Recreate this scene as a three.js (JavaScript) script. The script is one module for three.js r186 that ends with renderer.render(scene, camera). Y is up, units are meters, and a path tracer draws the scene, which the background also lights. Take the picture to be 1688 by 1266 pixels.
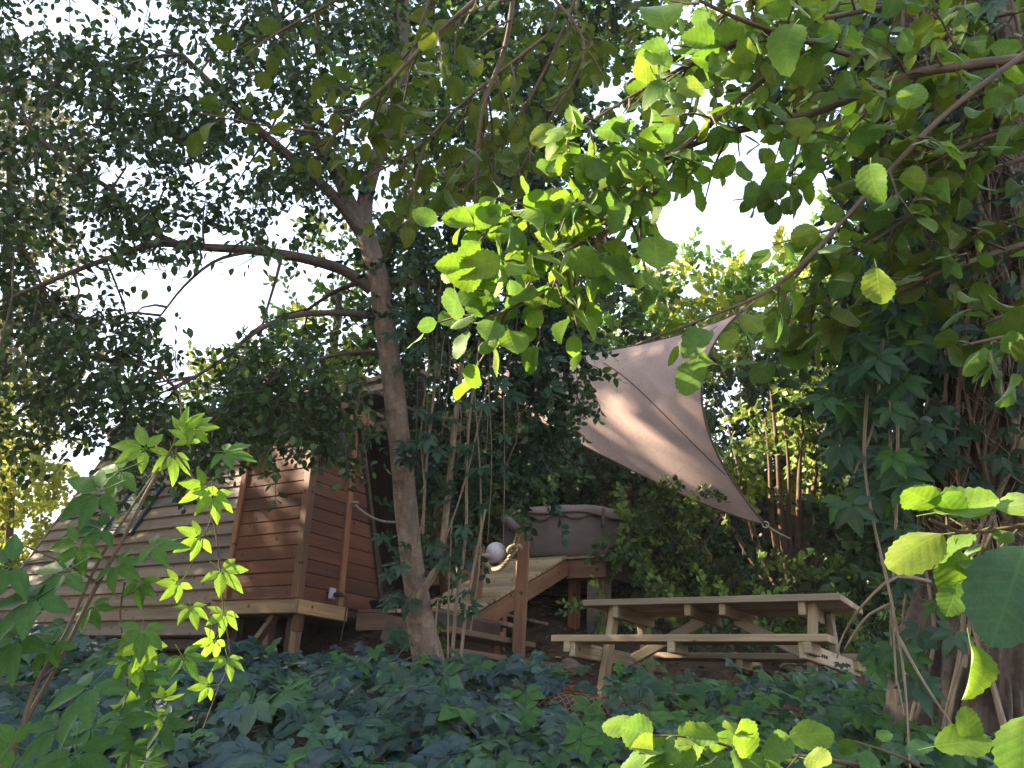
import * as THREE from 'three';
import { mergeGeometries } from 'three/addons/utils/BufferGeometryUtils.js';
import { ImprovedNoise } from 'three/addons/math/ImprovedNoise.js';

// ---------------------------------------------------------------- camera, sky, sun, exposure
const scene = new THREE.Scene();
const camera = new THREE.PerspectiveCamera(48.66, 4 / 3, 0.1, 900);
const PITCH = THREE.MathUtils.degToRad(21.4), ROLL = THREE.MathUtils.degToRad(3.02), EYE = new THREE.Vector3(0, 1.6, 0);
camera.position.copy(EYE);
camera.rotation.set(PITCH, 0, ROLL, 'YXZ');
const renderer = new THREE.WebGLRenderer({ antialias: true });
renderer.toneMapping = THREE.LinearToneMapping;
renderer.toneMappingExposure = 6.3;
renderer.shadowMap.enabled = true;
renderer.shadowMap.type = THREE.PCFSoftShadowMap;
const SUN = new THREE.Vector3(-0.86, 0.44, -0.16).normalize();
{
  const W = 512, H = 256, data = new Float32Array(W * H * 4), d = new THREE.Vector3();
  for (let j = 0; j < H; j++) for (let i = 0; i < W; i++) {
    const el = ((j + 0.5) / H - 0.5) * Math.PI, az = ((i + 0.5) / W - 0.5) * 2 * Math.PI;
    d.set(Math.cos(az) * Math.cos(el), Math.sin(el), Math.sin(az) * Math.cos(el));
    const up = Math.max(0, d.y), k = Math.pow(up, 0.55), g = Math.acos(THREE.MathUtils.clamp(d.dot(SUN), -1, 1));
    const glow = 0.75 * Math.exp(-g / 0.42), o = (j * W + i) * 4;
    const hor = [0.86, 0.88, 0.93], zen = [0.3, 0.44, 0.72], gl = [1, 0.93, 0.8];
    for (let c = 0; c < 3; c++) data[o + c] = d.y < 0 ? [0.1, 0.1, 0.07][c] : 0.5 * (hor[c] * (1 - k) + zen[c] * k + glow * gl[c]);
    data[o + 3] = 1;
  }
  const sky = new THREE.DataTexture(data, W, H, THREE.RGBAFormat, THREE.FloatType);
  sky.mapping = THREE.EquirectangularReflectionMapping;
  sky.minFilter = sky.magFilter = THREE.LinearFilter;
  sky.needsUpdate = true;
  scene.background = sky; scene.environment = sky;
}
const sun = new THREE.DirectionalLight(new THREE.Color().setRGB(1, 0.86, 0.66), 5);
sun.position.copy(SUN).multiplyScalar(40).add(new THREE.Vector3(0, 2, -6));
sun.castShadow = true; sun.shadow.radius = 1; sun.shadow.mapSize.set(4096, 4096);
Object.assign(sun.shadow.camera, { left: -18, right: 18, top: 18, bottom: -18, near: 1, far: 90 });
sun.target.position.set(0, 2, -6);
scene.add(sun, sun.target);

// ---------------------------------------------------------------- helpers
const V = (x, y, z) => new THREE.Vector3(x, y, z);
let seed = 7;
const seeded = (n) => { seed = n; };
function R() { seed = (seed + 0x6d2b79f5) | 0; let t = Math.imul(seed ^ (seed >>> 15), 1 | seed); t = (t + Math.imul(t ^ (t >>> 7), 61 | t)) ^ t; return ((t ^ (t >>> 14)) >>> 0) / 4294967296; }
const rr = (a, b) => a + (b - a) * R(), pick = (a) => a[Math.floor(R() * a.length)];
const rdir = () => { const z = rr(-1, 1), a = rr(0, 6.2832), s = Math.sqrt(1 - z * z); return V(s * Math.cos(a), z, s * Math.sin(a)); };
const perlin = new ImprovedNoise();
const lerp = THREE.MathUtils.lerp, sstep = THREE.MathUtils.smoothstep;
const F = 1400, CR = Math.cos(ROLL), SR = Math.sin(ROLL), CP = Math.cos(PITCH), SP = Math.sin(PITCH);
// a place in the world from where the photograph shows it and how far it stands (metres along the view)
function P(u, v, d) {
  const U = u - 844, W = 633 - v, a = CR * U - SR * W, b = SR * U + CR * W;
  return V((a * d) / F, CP * ((b * d) / F) + SP * d, SP * ((b * d) / F) - CP * d).add(EYE);
}
function seen(p) {
  const x = p.x - EYE.x, y = p.y - EYE.y, z = p.z - EYE.z, d = SP * y - CP * z, u = (F * x) / d, v = (F * (CP * y + SP * z)) / d;
  return { u: 844 + CR * u + SR * v, v: 633 + SR * u - CR * v, d };
}
const names = {};
function numbered(n) { const k = (names[n] = (names[n] ?? -1) + 1); return k ? `${n}_${String(k).padStart(3, '0')}` : n; }
function tag(o, label, category, group, kind) {
  if (label) o.userData.label = label;
  if (category) o.userData.category = category;
  if (group) o.userData.group = group;
  if (kind) o.userData.kind = kind;
  return o;
}
function thing(name, label, category, at = V(0, 0, 0), turn = 0, group) {
  const o = new THREE.Group(); o.name = numbered(name); o.position.copy(at); o.rotation.y = turn; scene.add(o);
  return tag(o, label, category, group);
}
function mesh(name, geo, mat, parent, kind) {
  const m = new THREE.Mesh(geo, mat); m.name = parent === scene ? numbered(name) : name; m.castShadow = m.receiveShadow = true;
  parent.add(m); if (kind) m.userData.kind = kind;
  return m;
}
// ---------------------------------------------------------------- textures
const hash = (x, y, s) => { let h = Math.imul(x, 374761393) ^ Math.imul(y, 668265263) ^ Math.imul(s, 2147483647 ^ 0x5bd1e995); h = Math.imul(h ^ (h >>> 13), 1274126177); return ((h ^ (h >>> 16)) >>> 0) / 4294967296; };
function vnoise(x, y, px, py, s) {
  const ix = Math.floor(x), iy = Math.floor(y), fx = x - ix, fy = y - iy, a = fx * fx * (3 - 2 * fx), b = fy * fy * (3 - 2 * fy), m = (i, n) => ((i % n) + n) % n;
  const h = (i, j) => hash(m(i, px), m(j, py), s);
  return lerp(lerp(h(ix, iy), h(ix + 1, iy), a), lerp(h(ix, iy + 1), h(ix + 1, iy + 1), a), b);
}
function fbm(u, v, fx, fy, oct, s) { let t = 0, a = 0.5, n = 0; for (let o = 0; o < oct; o++) { t += a * vnoise(u * fx, v * fy, fx, fy, s + o); n += a; a *= 0.55; fx *= 2; fy *= 2; } return t / n; }
function tex(W, H, fn, srgb = true) {
  const data = new Uint8Array(W * H * 4);
  for (let j = 0; j < H; j++) for (let i = 0; i < W; i++) {
    const c = fn((i + 0.5) / W, (j + 0.5) / H), o = (j * W + i) * 4;
    for (let k = 0; k < 3; k++) data[o + k] = Math.max(0, Math.min(255, (Array.isArray(c) ? c[k] : c) * 255));
    data[o + 3] = 255;
  }
  const t = new THREE.DataTexture(data, W, H); t.wrapS = t.wrapT = THREE.RepeatWrapping; t.magFilter = THREE.LinearFilter; t.minFilter = THREE.LinearMipmapLinearFilter; t.generateMipmaps = true;
  if (srgb) t.colorSpace = THREE.SRGBColorSpace;
  t.needsUpdate = true; return t;
}
// wood: u along the grain, a tile of 1.6 m x 0.4 m
const KN = [[0.13, 0.2], [0.41, 0.63], [0.72, 0.33], [0.9, 0.8], [0.55, 0.12], [0.27, 0.88]];
function woodH(u, v) {
  let w = v + 0.03 * (fbm(u, v, 3, 3, 3, 5) - 0.5), kn = 0;
  for (const [a, b] of KN) { const dx = (u - a) * 4, dy = v - b, r = Math.hypot(dx * 1.1, dy); kn = Math.max(kn, 1 - sstep(r, 0.022, 0.05)); w += 0.035 * Math.exp(-r * r * 70) * Math.sign(dy || 1); }
  return { g: 0.55 * fbm(u, w, 4, 48, 3, 9) + 0.45 * fbm(u, w, 9, 150, 2, 21), kn, p: fbm(u, v, 3, 5, 4, 31) };
}
const woodMap = tex(1024, 256, (u, v) => { const { g, kn, p } = woodH(u, v), b = (0.62 + 0.42 * g) * (0.82 + 0.34 * p) * (1 - 0.55 * kn); return [b, b * (0.98 - 0.06 * kn), b * (0.96 - 0.1 * kn)]; });
const woodBump = tex(1024, 256, (u, v) => { const { g, kn } = woodH(u, v); return g * (1 - 0.4 * kn); }, false);
const barkMap = tex(512, 512, (u, v) => { const g = fbm(u, v, 10, 5, 5, 3), s = fbm(u, v, 40, 40, 2, 8), l = fbm(u, v, 4, 6, 4, 14), b = 0.55 + 0.5 * g, k = l > 0.58 ? (l - 0.58) * 0.9 : 0; return [b * (0.9 + 0.2 * s) + k * 0.6, b * (0.88 + 0.2 * s) + k * 0.7, b * (0.86 + 0.2 * s) + k * 0.6]; });
const barkBump = tex(512, 512, (u, v) => 0.6 * fbm(u, v, 22, 7, 4, 3) + 0.4 * fbm(u, v, 60, 30, 2, 12), false);
const soilMap = tex(512, 512, (u, v) => { const g = fbm(u, v, 8, 8, 6, 40), s = fbm(u, v, 60, 60, 2, 44), b = 0.4 + 0.5 * g + 0.3 * (s - 0.5); return [b, b * 0.9, b * 0.78]; });
const soilBump = tex(512, 512, (u, v) => fbm(u, v, 24, 24, 5, 40), false);
const stoneMap = tex(512, 512, (u, v) => { const g = fbm(u, v, 5, 5, 6, 60), m = fbm(u, v, 7, 7, 5, 66), k = sstep(m, 0.55, 0.68), b = 0.55 + 0.5 * g; return [b * (1 - 0.55 * k), b * (0.93 - 0.42 * k), b * (0.78 - 0.42 * k)]; });
const stoneBump = tex(512, 512, (u, v) => fbm(u, v, 9, 9, 6, 60), false);
const clothMap = tex(512, 512, (u, v) => { const g = fbm(u, v, 3, 3, 5, 80), s = fbm(u, v, 90, 90, 2, 84), b = 0.86 + 0.12 * g + 0.1 * (s - 0.5); return [b, b * 0.99, b * 0.985]; });
const weave = tex(128, 128, (u, v) => 0.5 + 0.25 * Math.sin(u * 201) + 0.25 * Math.sin(v * 201), false);
// leaves: midrib and side veins paler than the blade, and blotches
function veins(n, lean, sharp) {
  return tex(256, 256, (u, v) => {
    const x = Math.abs(u - 0.5) * 2, mid = Math.exp(-Math.pow(x / 0.03, 2)), k = (v - x * lean) * n, f = Math.abs(k - Math.round(k)), side = Math.exp(-Math.pow(f / sharp, 2)) * (1 - x * 0.5);
    const b = 0.8 + 0.2 * fbm(u, v, 6, 6, 4, 90) + 0.14 * (fbm(u, v, 40, 40, 2, 95) - 0.5), w = Math.max(mid, side * 0.42), sp = fbm(u, v, 13, 13, 3, 99) > 0.735 ? 0.25 : 0;
    return [b + 0.2 * w + sp * 0.3, b + 0.15 * w - sp * 0.1, b + 0.16 * w - sp * 0.4];
  });
}
const alderMap = veins(7, 0.28, 0.1), creeperMap = veins(8, 0.2, 0.1);
const alderBump = tex(256, 256, (u, v) => { const x = Math.abs(u - 0.5) * 2, k = (v - x * 0.28) * 7, f = Math.abs(k - Math.round(k)); return 0.5 + 0.5 * Math.min(1, f * 2.4) - 0.4 * Math.exp(-Math.pow(x / 0.05, 2)); }, false);

// ---------------------------------------------------------------- materials
const lin = (r, g, b) => new THREE.Color().setRGB(r, g, b);
function wood(r, g, b, rough = 0.7, bump = 0.0012) { return new THREE.MeshStandardMaterial({ color: lin(r, g, b), map: woodMap, bumpMap: woodBump, bumpScale: bump, roughness: rough }); }
const shades = (r, g, b, n = 4, rough, bump) => Array.from({ length: n }, (_, i) => { const k = 0.78 + (0.44 * ((i * 7) % n)) / (n - 1 || 1), w = ((i * 3) % n) / (n - 1 || 1) - 0.5; return wood(r * k * (1 + 0.08 * w), g * k, b * k * (1 - 0.15 * w), rough, bump); });
const M = {
  cedar: shades(0.22, 0.075, 0.03, 5), cedarPost: shades(0.36, 0.17, 0.075, 2), lap: shades(0.26, 0.18, 0.1, 5), beam: shades(0.52, 0.36, 0.18, 2), dark: shades(0.12, 0.075, 0.045, 3),
  post: shades(0.4, 0.19, 0.085, 2), slat: shades(0.52, 0.36, 0.19, 5), table: shades(0.46, 0.36, 0.215, 5), log: shades(0.6, 0.36, 0.13, 2), step: shades(0.3, 0.19, 0.11, 3),
  concrete: new THREE.MeshStandardMaterial({ color: lin(0.3, 0.29, 0.27), map: soilMap, bumpMap: soilBump, bumpScale: 0.003, roughness: 0.95 }),
  trunk: new THREE.MeshStandardMaterial({ color: lin(0.38, 0.29, 0.22), map: barkMap, bumpMap: barkBump, bumpScale: 0.006, roughness: 0.9 }),
  limb: new THREE.MeshStandardMaterial({ color: lin(0.17, 0.125, 0.095), map: barkMap, bumpMap: barkBump, bumpScale: 0.004, roughness: 0.9 }),
  rough: new THREE.MeshStandardMaterial({ color: lin(0.17, 0.13, 0.1), map: barkMap, bumpMap: barkBump, bumpScale: 0.012, roughness: 0.95 }),
  twig: new THREE.MeshStandardMaterial({ color: lin(0.19, 0.13, 0.075), map: barkMap, bumpMap: barkBump, bumpScale: 0.002, roughness: 0.8 }),
  vine: new THREE.MeshStandardMaterial({ color: lin(0.42, 0.33, 0.23), map: barkMap, bumpMap: barkBump, bumpScale: 0.002, roughness: 0.9 }),
  red: new THREE.MeshStandardMaterial({ color: lin(0.17, 0.095, 0.055), map: barkMap, roughness: 0.85 }),
  soil: new THREE.MeshStandardMaterial({ color: lin(0.15, 0.1, 0.06), map: soilMap, bumpMap: soilBump, bumpScale: 0.03, roughness: 1 }),
  stone: [0, 1, 2, 3].map((i) => new THREE.MeshStandardMaterial({ color: lin(0.42 - 0.05 * i, 0.32 - 0.035 * i, 0.17 - 0.015 * i), map: stoneMap, bumpMap: stoneBump, bumpScale: 0.02, roughness: 0.95 })),
  rock: new THREE.MeshStandardMaterial({ color: lin(0.33, 0.3, 0.25), map: stoneMap, bumpMap: stoneBump, bumpScale: 0.02, roughness: 0.95 }),
  sail: new THREE.MeshPhysicalMaterial({ color: lin(0.86, 0.61, 0.53), map: clothMap, bumpMap: weave, bumpScale: 0.0006, roughness: 0.95, transmission: 0.4, thickness: 0, side: THREE.DoubleSide }),
  hem: new THREE.MeshStandardMaterial({ color: lin(0.16, 0.115, 0.09), map: clothMap, roughness: 0.9 }),
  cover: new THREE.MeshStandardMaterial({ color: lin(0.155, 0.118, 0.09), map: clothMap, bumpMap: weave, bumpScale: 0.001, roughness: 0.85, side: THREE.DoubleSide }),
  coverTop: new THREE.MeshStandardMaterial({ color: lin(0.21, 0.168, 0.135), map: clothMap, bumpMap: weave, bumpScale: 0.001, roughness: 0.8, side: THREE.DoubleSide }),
  strap: new THREE.MeshStandardMaterial({ color: lin(0.12, 0.07, 0.045), roughness: 0.8 }),
  globe: new THREE.MeshPhysicalMaterial({ color: lin(0.8, 0.72, 0.7), roughness: 0.45, clearcoat: 0.3, clearcoatRoughness: 0.4 }),
  rope: new THREE.MeshStandardMaterial({ color: lin(0.62, 0.49, 0.33), map: barkMap, roughness: 0.95 }),
  net: new THREE.MeshStandardMaterial({ color: lin(0.42, 0.15, 0.05), roughness: 0.8 }),
  coir: new THREE.MeshStandardMaterial({ color: lin(0.15, 0.09, 0.05), map: soilMap, bumpMap: soilBump, bumpScale: 0.02, roughness: 1 }),
  coirCord: new THREE.MeshStandardMaterial({ color: lin(0.2, 0.125, 0.07), roughness: 1 }),
  black: new THREE.MeshStandardMaterial({ color: lin(0.02, 0.02, 0.022), roughness: 0.5 }),
  metal: new THREE.MeshStandardMaterial({ color: lin(0.5, 0.5, 0.5), roughness: 0.4, metalness: 0.9 }),
  greyBox: new THREE.MeshStandardMaterial({ color: lin(0.5, 0.52, 0.55), roughness: 0.5 }),
  tarp: new THREE.MeshStandardMaterial({ color: lin(0.2, 0.02, 0.015), roughness: 0.7 }),
  glass: new THREE.MeshPhysicalMaterial({ color: lin(1, 1, 1), roughness: 0.04, transmission: 1, thickness: 0, ior: 1.5 }),
  curtain: new THREE.MeshStandardMaterial({ color: lin(0.55, 0.48, 0.33), map: clothMap, roughness: 0.95 }),
};
function leafMat(r, g, b, { through = 0.42, coat = 0.5, coatRough = 0.38, map, bump } = {}) {
  return new THREE.MeshPhysicalMaterial({ color: lin(r, g, b), map: map ?? null, bumpMap: bump ?? null, bumpScale: bump ? 0.0006 : 1, roughness: 0.93, specularIntensity: 0.3, transmission: through, thickness: 0, ior: 1.4, clearcoat: coat, clearcoatRoughness: coatRough, side: THREE.DoubleSide });
}
const L = {
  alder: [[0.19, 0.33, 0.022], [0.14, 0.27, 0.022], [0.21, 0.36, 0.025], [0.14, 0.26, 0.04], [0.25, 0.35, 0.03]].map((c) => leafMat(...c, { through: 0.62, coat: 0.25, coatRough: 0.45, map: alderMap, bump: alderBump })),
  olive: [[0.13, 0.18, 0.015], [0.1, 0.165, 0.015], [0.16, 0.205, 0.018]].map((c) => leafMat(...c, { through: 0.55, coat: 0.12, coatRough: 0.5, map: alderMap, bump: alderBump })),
  shoot: [[0.11, 0.24, 0.026], [0.075, 0.19, 0.03], [0.25, 0.42, 0.035]].map((c) => leafMat(...c, { through: 0.62, coat: 0.25, coatRough: 0.4, map: creeperMap, bump: alderBump })),  // third tint is brighter: sunlight put into the leaf colour
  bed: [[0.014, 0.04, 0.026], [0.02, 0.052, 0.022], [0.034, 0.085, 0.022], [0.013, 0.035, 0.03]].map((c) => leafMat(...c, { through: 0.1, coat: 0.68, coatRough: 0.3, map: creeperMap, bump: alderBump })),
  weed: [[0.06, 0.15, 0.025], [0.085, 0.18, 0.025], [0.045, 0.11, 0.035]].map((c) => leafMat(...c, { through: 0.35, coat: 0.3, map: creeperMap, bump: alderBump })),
  ever: [[0.048, 0.095, 0.02], [0.062, 0.115, 0.022], [0.04, 0.08, 0.024]].map((c) => leafMat(...c, { through: 0.38, coat: 0.45, coatRough: 0.3 })),
  ivy: [[0.026, 0.065, 0.026], [0.034, 0.08, 0.032]].map((c) => leafMat(...c, { through: 0.18, coat: 0.45, coatRough: 0.34, map: creeperMap })),
  shrub: [[0.13, 0.2, 0.025], [0.22, 0.28, 0.04]].map((c) => leafMat(...c, { through: 0.35, coat: 0.45, coatRough: 0.32 })),  // second tint brightened to stand for sunlit leaves
  far: [[0.12, 0.23, 0.025]].map((c) => leafMat(...c, { through: 0.4, coat: 0.2 })),
  gold: [[0.34, 0.38, 0.05]].map((c) => leafMat(...c, { through: 0.42, coat: 0.2 })),
  pale: [[0.2, 0.2, 0.08]].map((c) => leafMat(...c, { through: 0.4, coat: 0.2 })),
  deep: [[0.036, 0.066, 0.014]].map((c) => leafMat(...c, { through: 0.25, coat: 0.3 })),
  brown: leafMat(0.2, 0.1, 0.05, { through: 0.2, coat: 0.1 }), straw: leafMat(0.34, 0.23, 0.1, { through: 0.2, coat: 0.1 }),
};

// ---------------------------------------------------------------- geometry
// a board or post with chamfered edges, its grain along its longest side
function board(w, h, d, c = 0.006) {
  const hx = w / 2, hy = h / 2, hz = d / 2; c = Math.min(c, hx * 0.6, hy * 0.6, hz * 0.6);
  const pos = [], uv = [], off = [R(), R()], longest = w >= h && w >= d ? 0 : h >= d ? 1 : 2;
  const put = (pts) => {
    const n = V().subVectors(pts[1], pts[0]).cross(V().subVectors(pts[2], pts[0])), mid = pts.reduce((a, p) => a.add(p), V(0, 0, 0));
    if (n.dot(mid) < 0) { pts.reverse(); n.negate(); }
    n.set(Math.abs(n.x), Math.abs(n.y), Math.abs(n.z));
    for (let i = 1; i + 1 < pts.length; i++) for (const p of [pts[0], pts[i], pts[i + 1]]) {
      pos.push(p.x, p.y, p.z);
      const q = [p.x, p.y, p.z], rest = [0, 1, 2].filter((k) => k !== longest), across = n.getComponent(rest[0]) > n.getComponent(rest[1]) ? rest[1] : rest[0];
      const end = n.getComponent(longest) >= Math.max(n.getComponent(rest[0]), n.getComponent(rest[1]));
      uv.push(off[0] + (end ? q[rest[0]] * 0.2 : q[longest]) / 1.6, off[1] + q[end ? rest[1] : across] / 0.4);
    }
  };
  const S = [-1, 1];
  for (const s of S) {
    put([[-1, -1], [1, -1], [1, 1], [-1, 1]].map(([a, b]) => V(s * hx, a * (hy - c), b * (hz - c))));
    put([[-1, -1], [1, -1], [1, 1], [-1, 1]].map(([a, b]) => V(a * (hx - c), s * hy, b * (hz - c))));
    put([[-1, -1], [1, -1], [1, 1], [-1, 1]].map(([a, b]) => V(a * (hx - c), b * (hy - c), s * hz)));
    for (const t of S) {
      put([V(s * hx, t * (hy - c), -(hz - c)), V(s * hx, t * (hy - c), hz - c), V(s * (hx - c), t * hy, hz - c), V(s * (hx - c), t * hy, -(hz - c))]);
      put([V(s * hx, -(hy - c), t * (hz - c)), V(s * hx, hy - c, t * (hz - c)), V(s * (hx - c), hy - c, t * hz), V(s * (hx - c), -(hy - c), t * hz)]);
      put([V(-(hx - c), s * hy, t * (hz - c)), V(hx - c, s * hy, t * (hz - c)), V(hx - c, s * (hy - c), t * hz), V(-(hx - c), s * (hy - c), t * hz)]);
      for (const q of S) put([V(s * hx, t * (hy - c), q * (hz - c)), V(s * (hx - c), t * hy, q * (hz - c)), V(s * (hx - c), t * (hy - c), q * hz)]);
    }
  }
  const g = new THREE.BufferGeometry();
  g.setAttribute('position', new THREE.Float32BufferAttribute(pos, 3)); g.setAttribute('uv', new THREE.Float32BufferAttribute(uv, 2));
  g.computeVertexNormals(); return g;
}
function put(name, geo, mat, parent, x, y, z, rx = 0, ry = 0, rz = 0) { const m = mesh(name, geo, mat, parent); m.position.set(x, y, z); m.rotation.set(rx, ry, rz); return m; }
// a beam of section w x h from a to b
function between(name, a, b, w, h, mat, parent, up = V(0, 1, 0)) {
  const m = mesh(name, board(w, h, a.distanceTo(b)), mat, parent), z = V().subVectors(b, a).normalize(), x = V().crossVectors(up, z).normalize(), y = V().crossVectors(z, x);
  m.quaternion.setFromRotationMatrix(new THREE.Matrix4().makeBasis(x, y, z)); m.position.copy(a).lerp(b, 0.5); return m;
}
// a round, tapering limb through points; radius as a function of 0..1
function limb(pts, rad, sides = 7, per = 0.12, wob = 0) {
  const c = new THREE.CatmullRomCurve3(pts, false, 'centripetal'), len = c.getLength(), n = Math.max(2, Math.round(len / per)), pos = [], uv = [], idx = [];
  let x = V(1, 0, 0); const t = V(), y = V(), p = V();
  for (let i = 0; i <= n; i++) {
    const k = i / n; c.getPointAt(k, p); c.getTangentAt(k, t);
    x.addScaledVector(t, -x.dot(t)); if (x.lengthSq() < 1e-6) x.set(0, 0, 1).addScaledVector(t, -t.z); x.normalize(); y.crossVectors(t, x);
    const r0 = rad(k);
    for (let j = 0; j <= sides; j++) {
      const a = (j / sides) * 6.28318, cx = Math.cos(a), cy = Math.sin(a), r = wob ? r0 * (1 + wob * perlin.noise(cx * 1.3 + 3, cy * 1.3 + i * 0.23, len * 7)) : r0;
      pos.push(p.x + r * (cx * x.x + cy * y.x), p.y + r * (cx * x.y + cy * y.y), p.z + r * (cx * x.z + cy * y.z));
      uv.push((j / sides) * Math.max(1, Math.round(r0 * 12)), (k * len) / 0.5);
    }
  }
  for (let i = 0; i < n; i++) for (let j = 0; j < sides; j++) { const a = i * (sides + 1) + j, b = a + sides + 1; idx.push(a, a + 1, b, b, a + 1, b + 1); }
  const tip = pos.length / 3; c.getPointAt(1, p); pos.push(p.x, p.y, p.z); uv.push(0, 0);
  for (let j = 0; j < sides; j++) idx.push(n * (sides + 1) + j, n * (sides + 1) + j + 1, tip);
  const g = new THREE.BufferGeometry();
  g.setAttribute('position', new THREE.Float32BufferAttribute(pos, 3)); g.setAttribute('uv', new THREE.Float32BufferAttribute(uv, 2)); g.setIndex(idx); g.computeVertexNormals();
  const nn = g.attributes.normal; for (let i = 0; i <= n; i++) { const a = i * (sides + 1), b = a + sides; const v = V(nn.getX(a) + nn.getX(b), nn.getY(a) + nn.getY(b), nn.getZ(a) + nn.getZ(b)).normalize(); nn.setXYZ(a, v.x, v.y, v.z); nn.setXYZ(b, v.x, v.y, v.z); }
  return g;
}
const taper = (a, b) => (k) => lerp(a, b, k);
const merge = (a) => mergeGeometries(a.map((g) => (g.index ? g.toNonIndexed() : g)), false);
// a leaf along +y, its upper face +z; len 1
function leafGeo({ rows = 8, cols = 2, prof, W = 0.5, teeth = 0, fold = 0.15, curl = 0.2, wave = 0, stalk = 0.25, twist = 0 }) {
  const pos = [], uv = [], idx = [], n = 2 * cols + 1, ph = R() * 6;
  for (let i = 0; i <= rows; i++) {
    const t = i / rows, w = Math.max(0.004, prof(t)) * W;
    for (let j = -cols; j <= cols; j++) {
      const s = j / cols, edge = Math.abs(j) === cols ? 1 + (teeth * (i % 2 ? 1 : -1)) / Math.max(0.35, prof(t)) : 1, x = s * w * edge;
      const a = twist * t, z = fold * Math.abs(x) - curl * t * t + wave * Math.sin(t * 9 + ph + (s > 0 ? 1.3 : 0)) * s * s * w;
      pos.push(x * Math.cos(a) - z * Math.sin(a), t + 0.07 * Math.abs(s) * (1 - t) * (edge - 0.9), x * Math.sin(a) + z * Math.cos(a)); uv.push(0.5 + (0.5 * x) / W, t);
    }
  }
  for (let i = 0; i < rows; i++) for (let j = 0; j < n - 1; j++) { const a = i * n + j, b = a + n; idx.push(a, a + 1, b, b, a + 1, b + 1); }
  if (stalk) { const b = pos.length / 3, r = 0.012; for (const [x, y, z] of [[-r, 0.03, 0], [r, 0.03, 0], [0, 0.03, -r * 1.6], [-r, -stalk, -0.03], [r, -stalk, -0.03], [0, -stalk, -0.05]]) { pos.push(x, y, z); uv.push(0.5, 0.5); } idx.push(b, b + 3, b + 1, b + 1, b + 3, b + 4, b + 1, b + 4, b + 2, b + 2, b + 4, b + 5, b + 2, b + 5, b, b, b + 5, b + 3); }
  const g = new THREE.BufferGeometry(); g.setAttribute('position', new THREE.Float32BufferAttribute(pos, 3)); g.setAttribute('uv', new THREE.Float32BufferAttribute(uv, 2)); g.setIndex(idx); g.computeVertexNormals(); return g;
}
const roundProf = (t) => Math.pow(Math.sin(Math.PI * Math.pow(t, 0.82)), 0.62) * (0.75 + 0.32 * t), pointProf = (t) => Math.pow(Math.sin(Math.PI * Math.pow(t, 0.8)), 0.9) * (1.1 - 0.25 * t), ovalProf = (t) => Math.pow(Math.sin(Math.PI * Math.pow(t, 0.9)), 0.75);
seeded(11);
const G = {
  alder: [0, 1, 2, 3, 4, 5, 6].map((i) => leafGeo({ rows: 16, cols: 2, prof: roundProf, W: 0.4 + 0.035 * (i % 4), teeth: 0.042, fold: [0.1, 0.55, -0.35, 0.3, 0.75, 0.2, -0.15][i], curl: [0.1, 0.35, 0.5, -0.15, 0.25, 0.6, 0.15][i], wave: rr(0.06, 0.2), stalk: 0.28, twist: rr(-0.8, 0.8) })),
  alderLow: [0, 1, 2].map(() => leafGeo({ rows: 6, cols: 1, prof: roundProf, W: 0.46, fold: rr(-0.1, 0.3), curl: rr(0, 0.25), stalk: 0.28, twist: rr(-0.4, 0.4) })),
  oval: [0, 1, 2].map(() => leafGeo({ rows: 5, cols: 1, prof: ovalProf, W: rr(0.24, 0.31), fold: rr(0.1, 0.4), curl: rr(0.05, 0.35), stalk: 0.15, twist: rr(-0.4, 0.4) })),
  tiny: [0, 1].map(() => leafGeo({ rows: 3, cols: 1, prof: ovalProf, W: rr(0.24, 0.32), fold: rr(0.1, 0.4), curl: rr(0.05, 0.3), stalk: 0 })),
};
function compound(n, low, broad = 0) {
  const out = [], full = n === 5 ? [-1.75, -0.82, 0, 0.82, 1.75] : [-0.95, 0, 0.95];
  full.forEach((a) => {
    const g = leafGeo({ rows: low ? 6 : 12, cols: low ? 1 : 2, prof: pointProf, W: rr(0.2, 0.245) + broad, teeth: 0.032, fold: rr(0.05, 0.3), curl: rr(0.03, 0.22), wave: 0.08, stalk: 0.06, twist: rr(-0.25, 0.25) });
    const s = 1 - 0.17 * Math.abs(a); g.translate(0, 0.12, 0); g.scale(s, s, s); g.rotateX(-rr(0, 0.3)); g.rotateZ(-a + rr(-0.1, 0.1)); out.push(g);
  });
  const st = leafGeo({ rows: 1, cols: 1, prof: () => 0.02, W: 0.3, stalk: 0.6, curl: 0 }); st.scale(1, 1, 1); out.push(st.translate(0, -0.02, 0).scale(1, 0.9, 1));
  return merge(out);
}
G.five = [0, 1, 2, 3].map(() => compound(5, false)); G.fiveLow = [0, 1, 2].map(() => compound(5, true)); G.broad = [0, 1, 2, 3].map(() => compound(5, false, 0.085)); G.broadLow = [0, 1, 2, 3].map(() => compound(5, true, 0.085)); G.three = [0, 1].map(() => compound(3, false));
function sprig(leaf, n, len, spread, droop) {
  const out = [limb([V(0, 0, 0), V(0.02, 0.5, 0.02), V(0, 1, -droop)], taper(0.012, 0.004), 3, 0.4)];
  for (let i = 0; i < n; i++) {
    const t = 0.12 + (0.88 * i) / (n - 1), g = pick(leaf).clone(), s = len * rr(0.7, 1.15), a = rr(0, 6.28);
    g.scale(s, s, s); g.rotateZ(i === n - 1 ? 0 : spread * rr(0.7, 1.2)); g.rotateY(a); g.rotateX(rr(-0.3, 0.3)); g.translate(0, t, -droop * t * t); out.push(g);
  }
  return merge(out);
}
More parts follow.
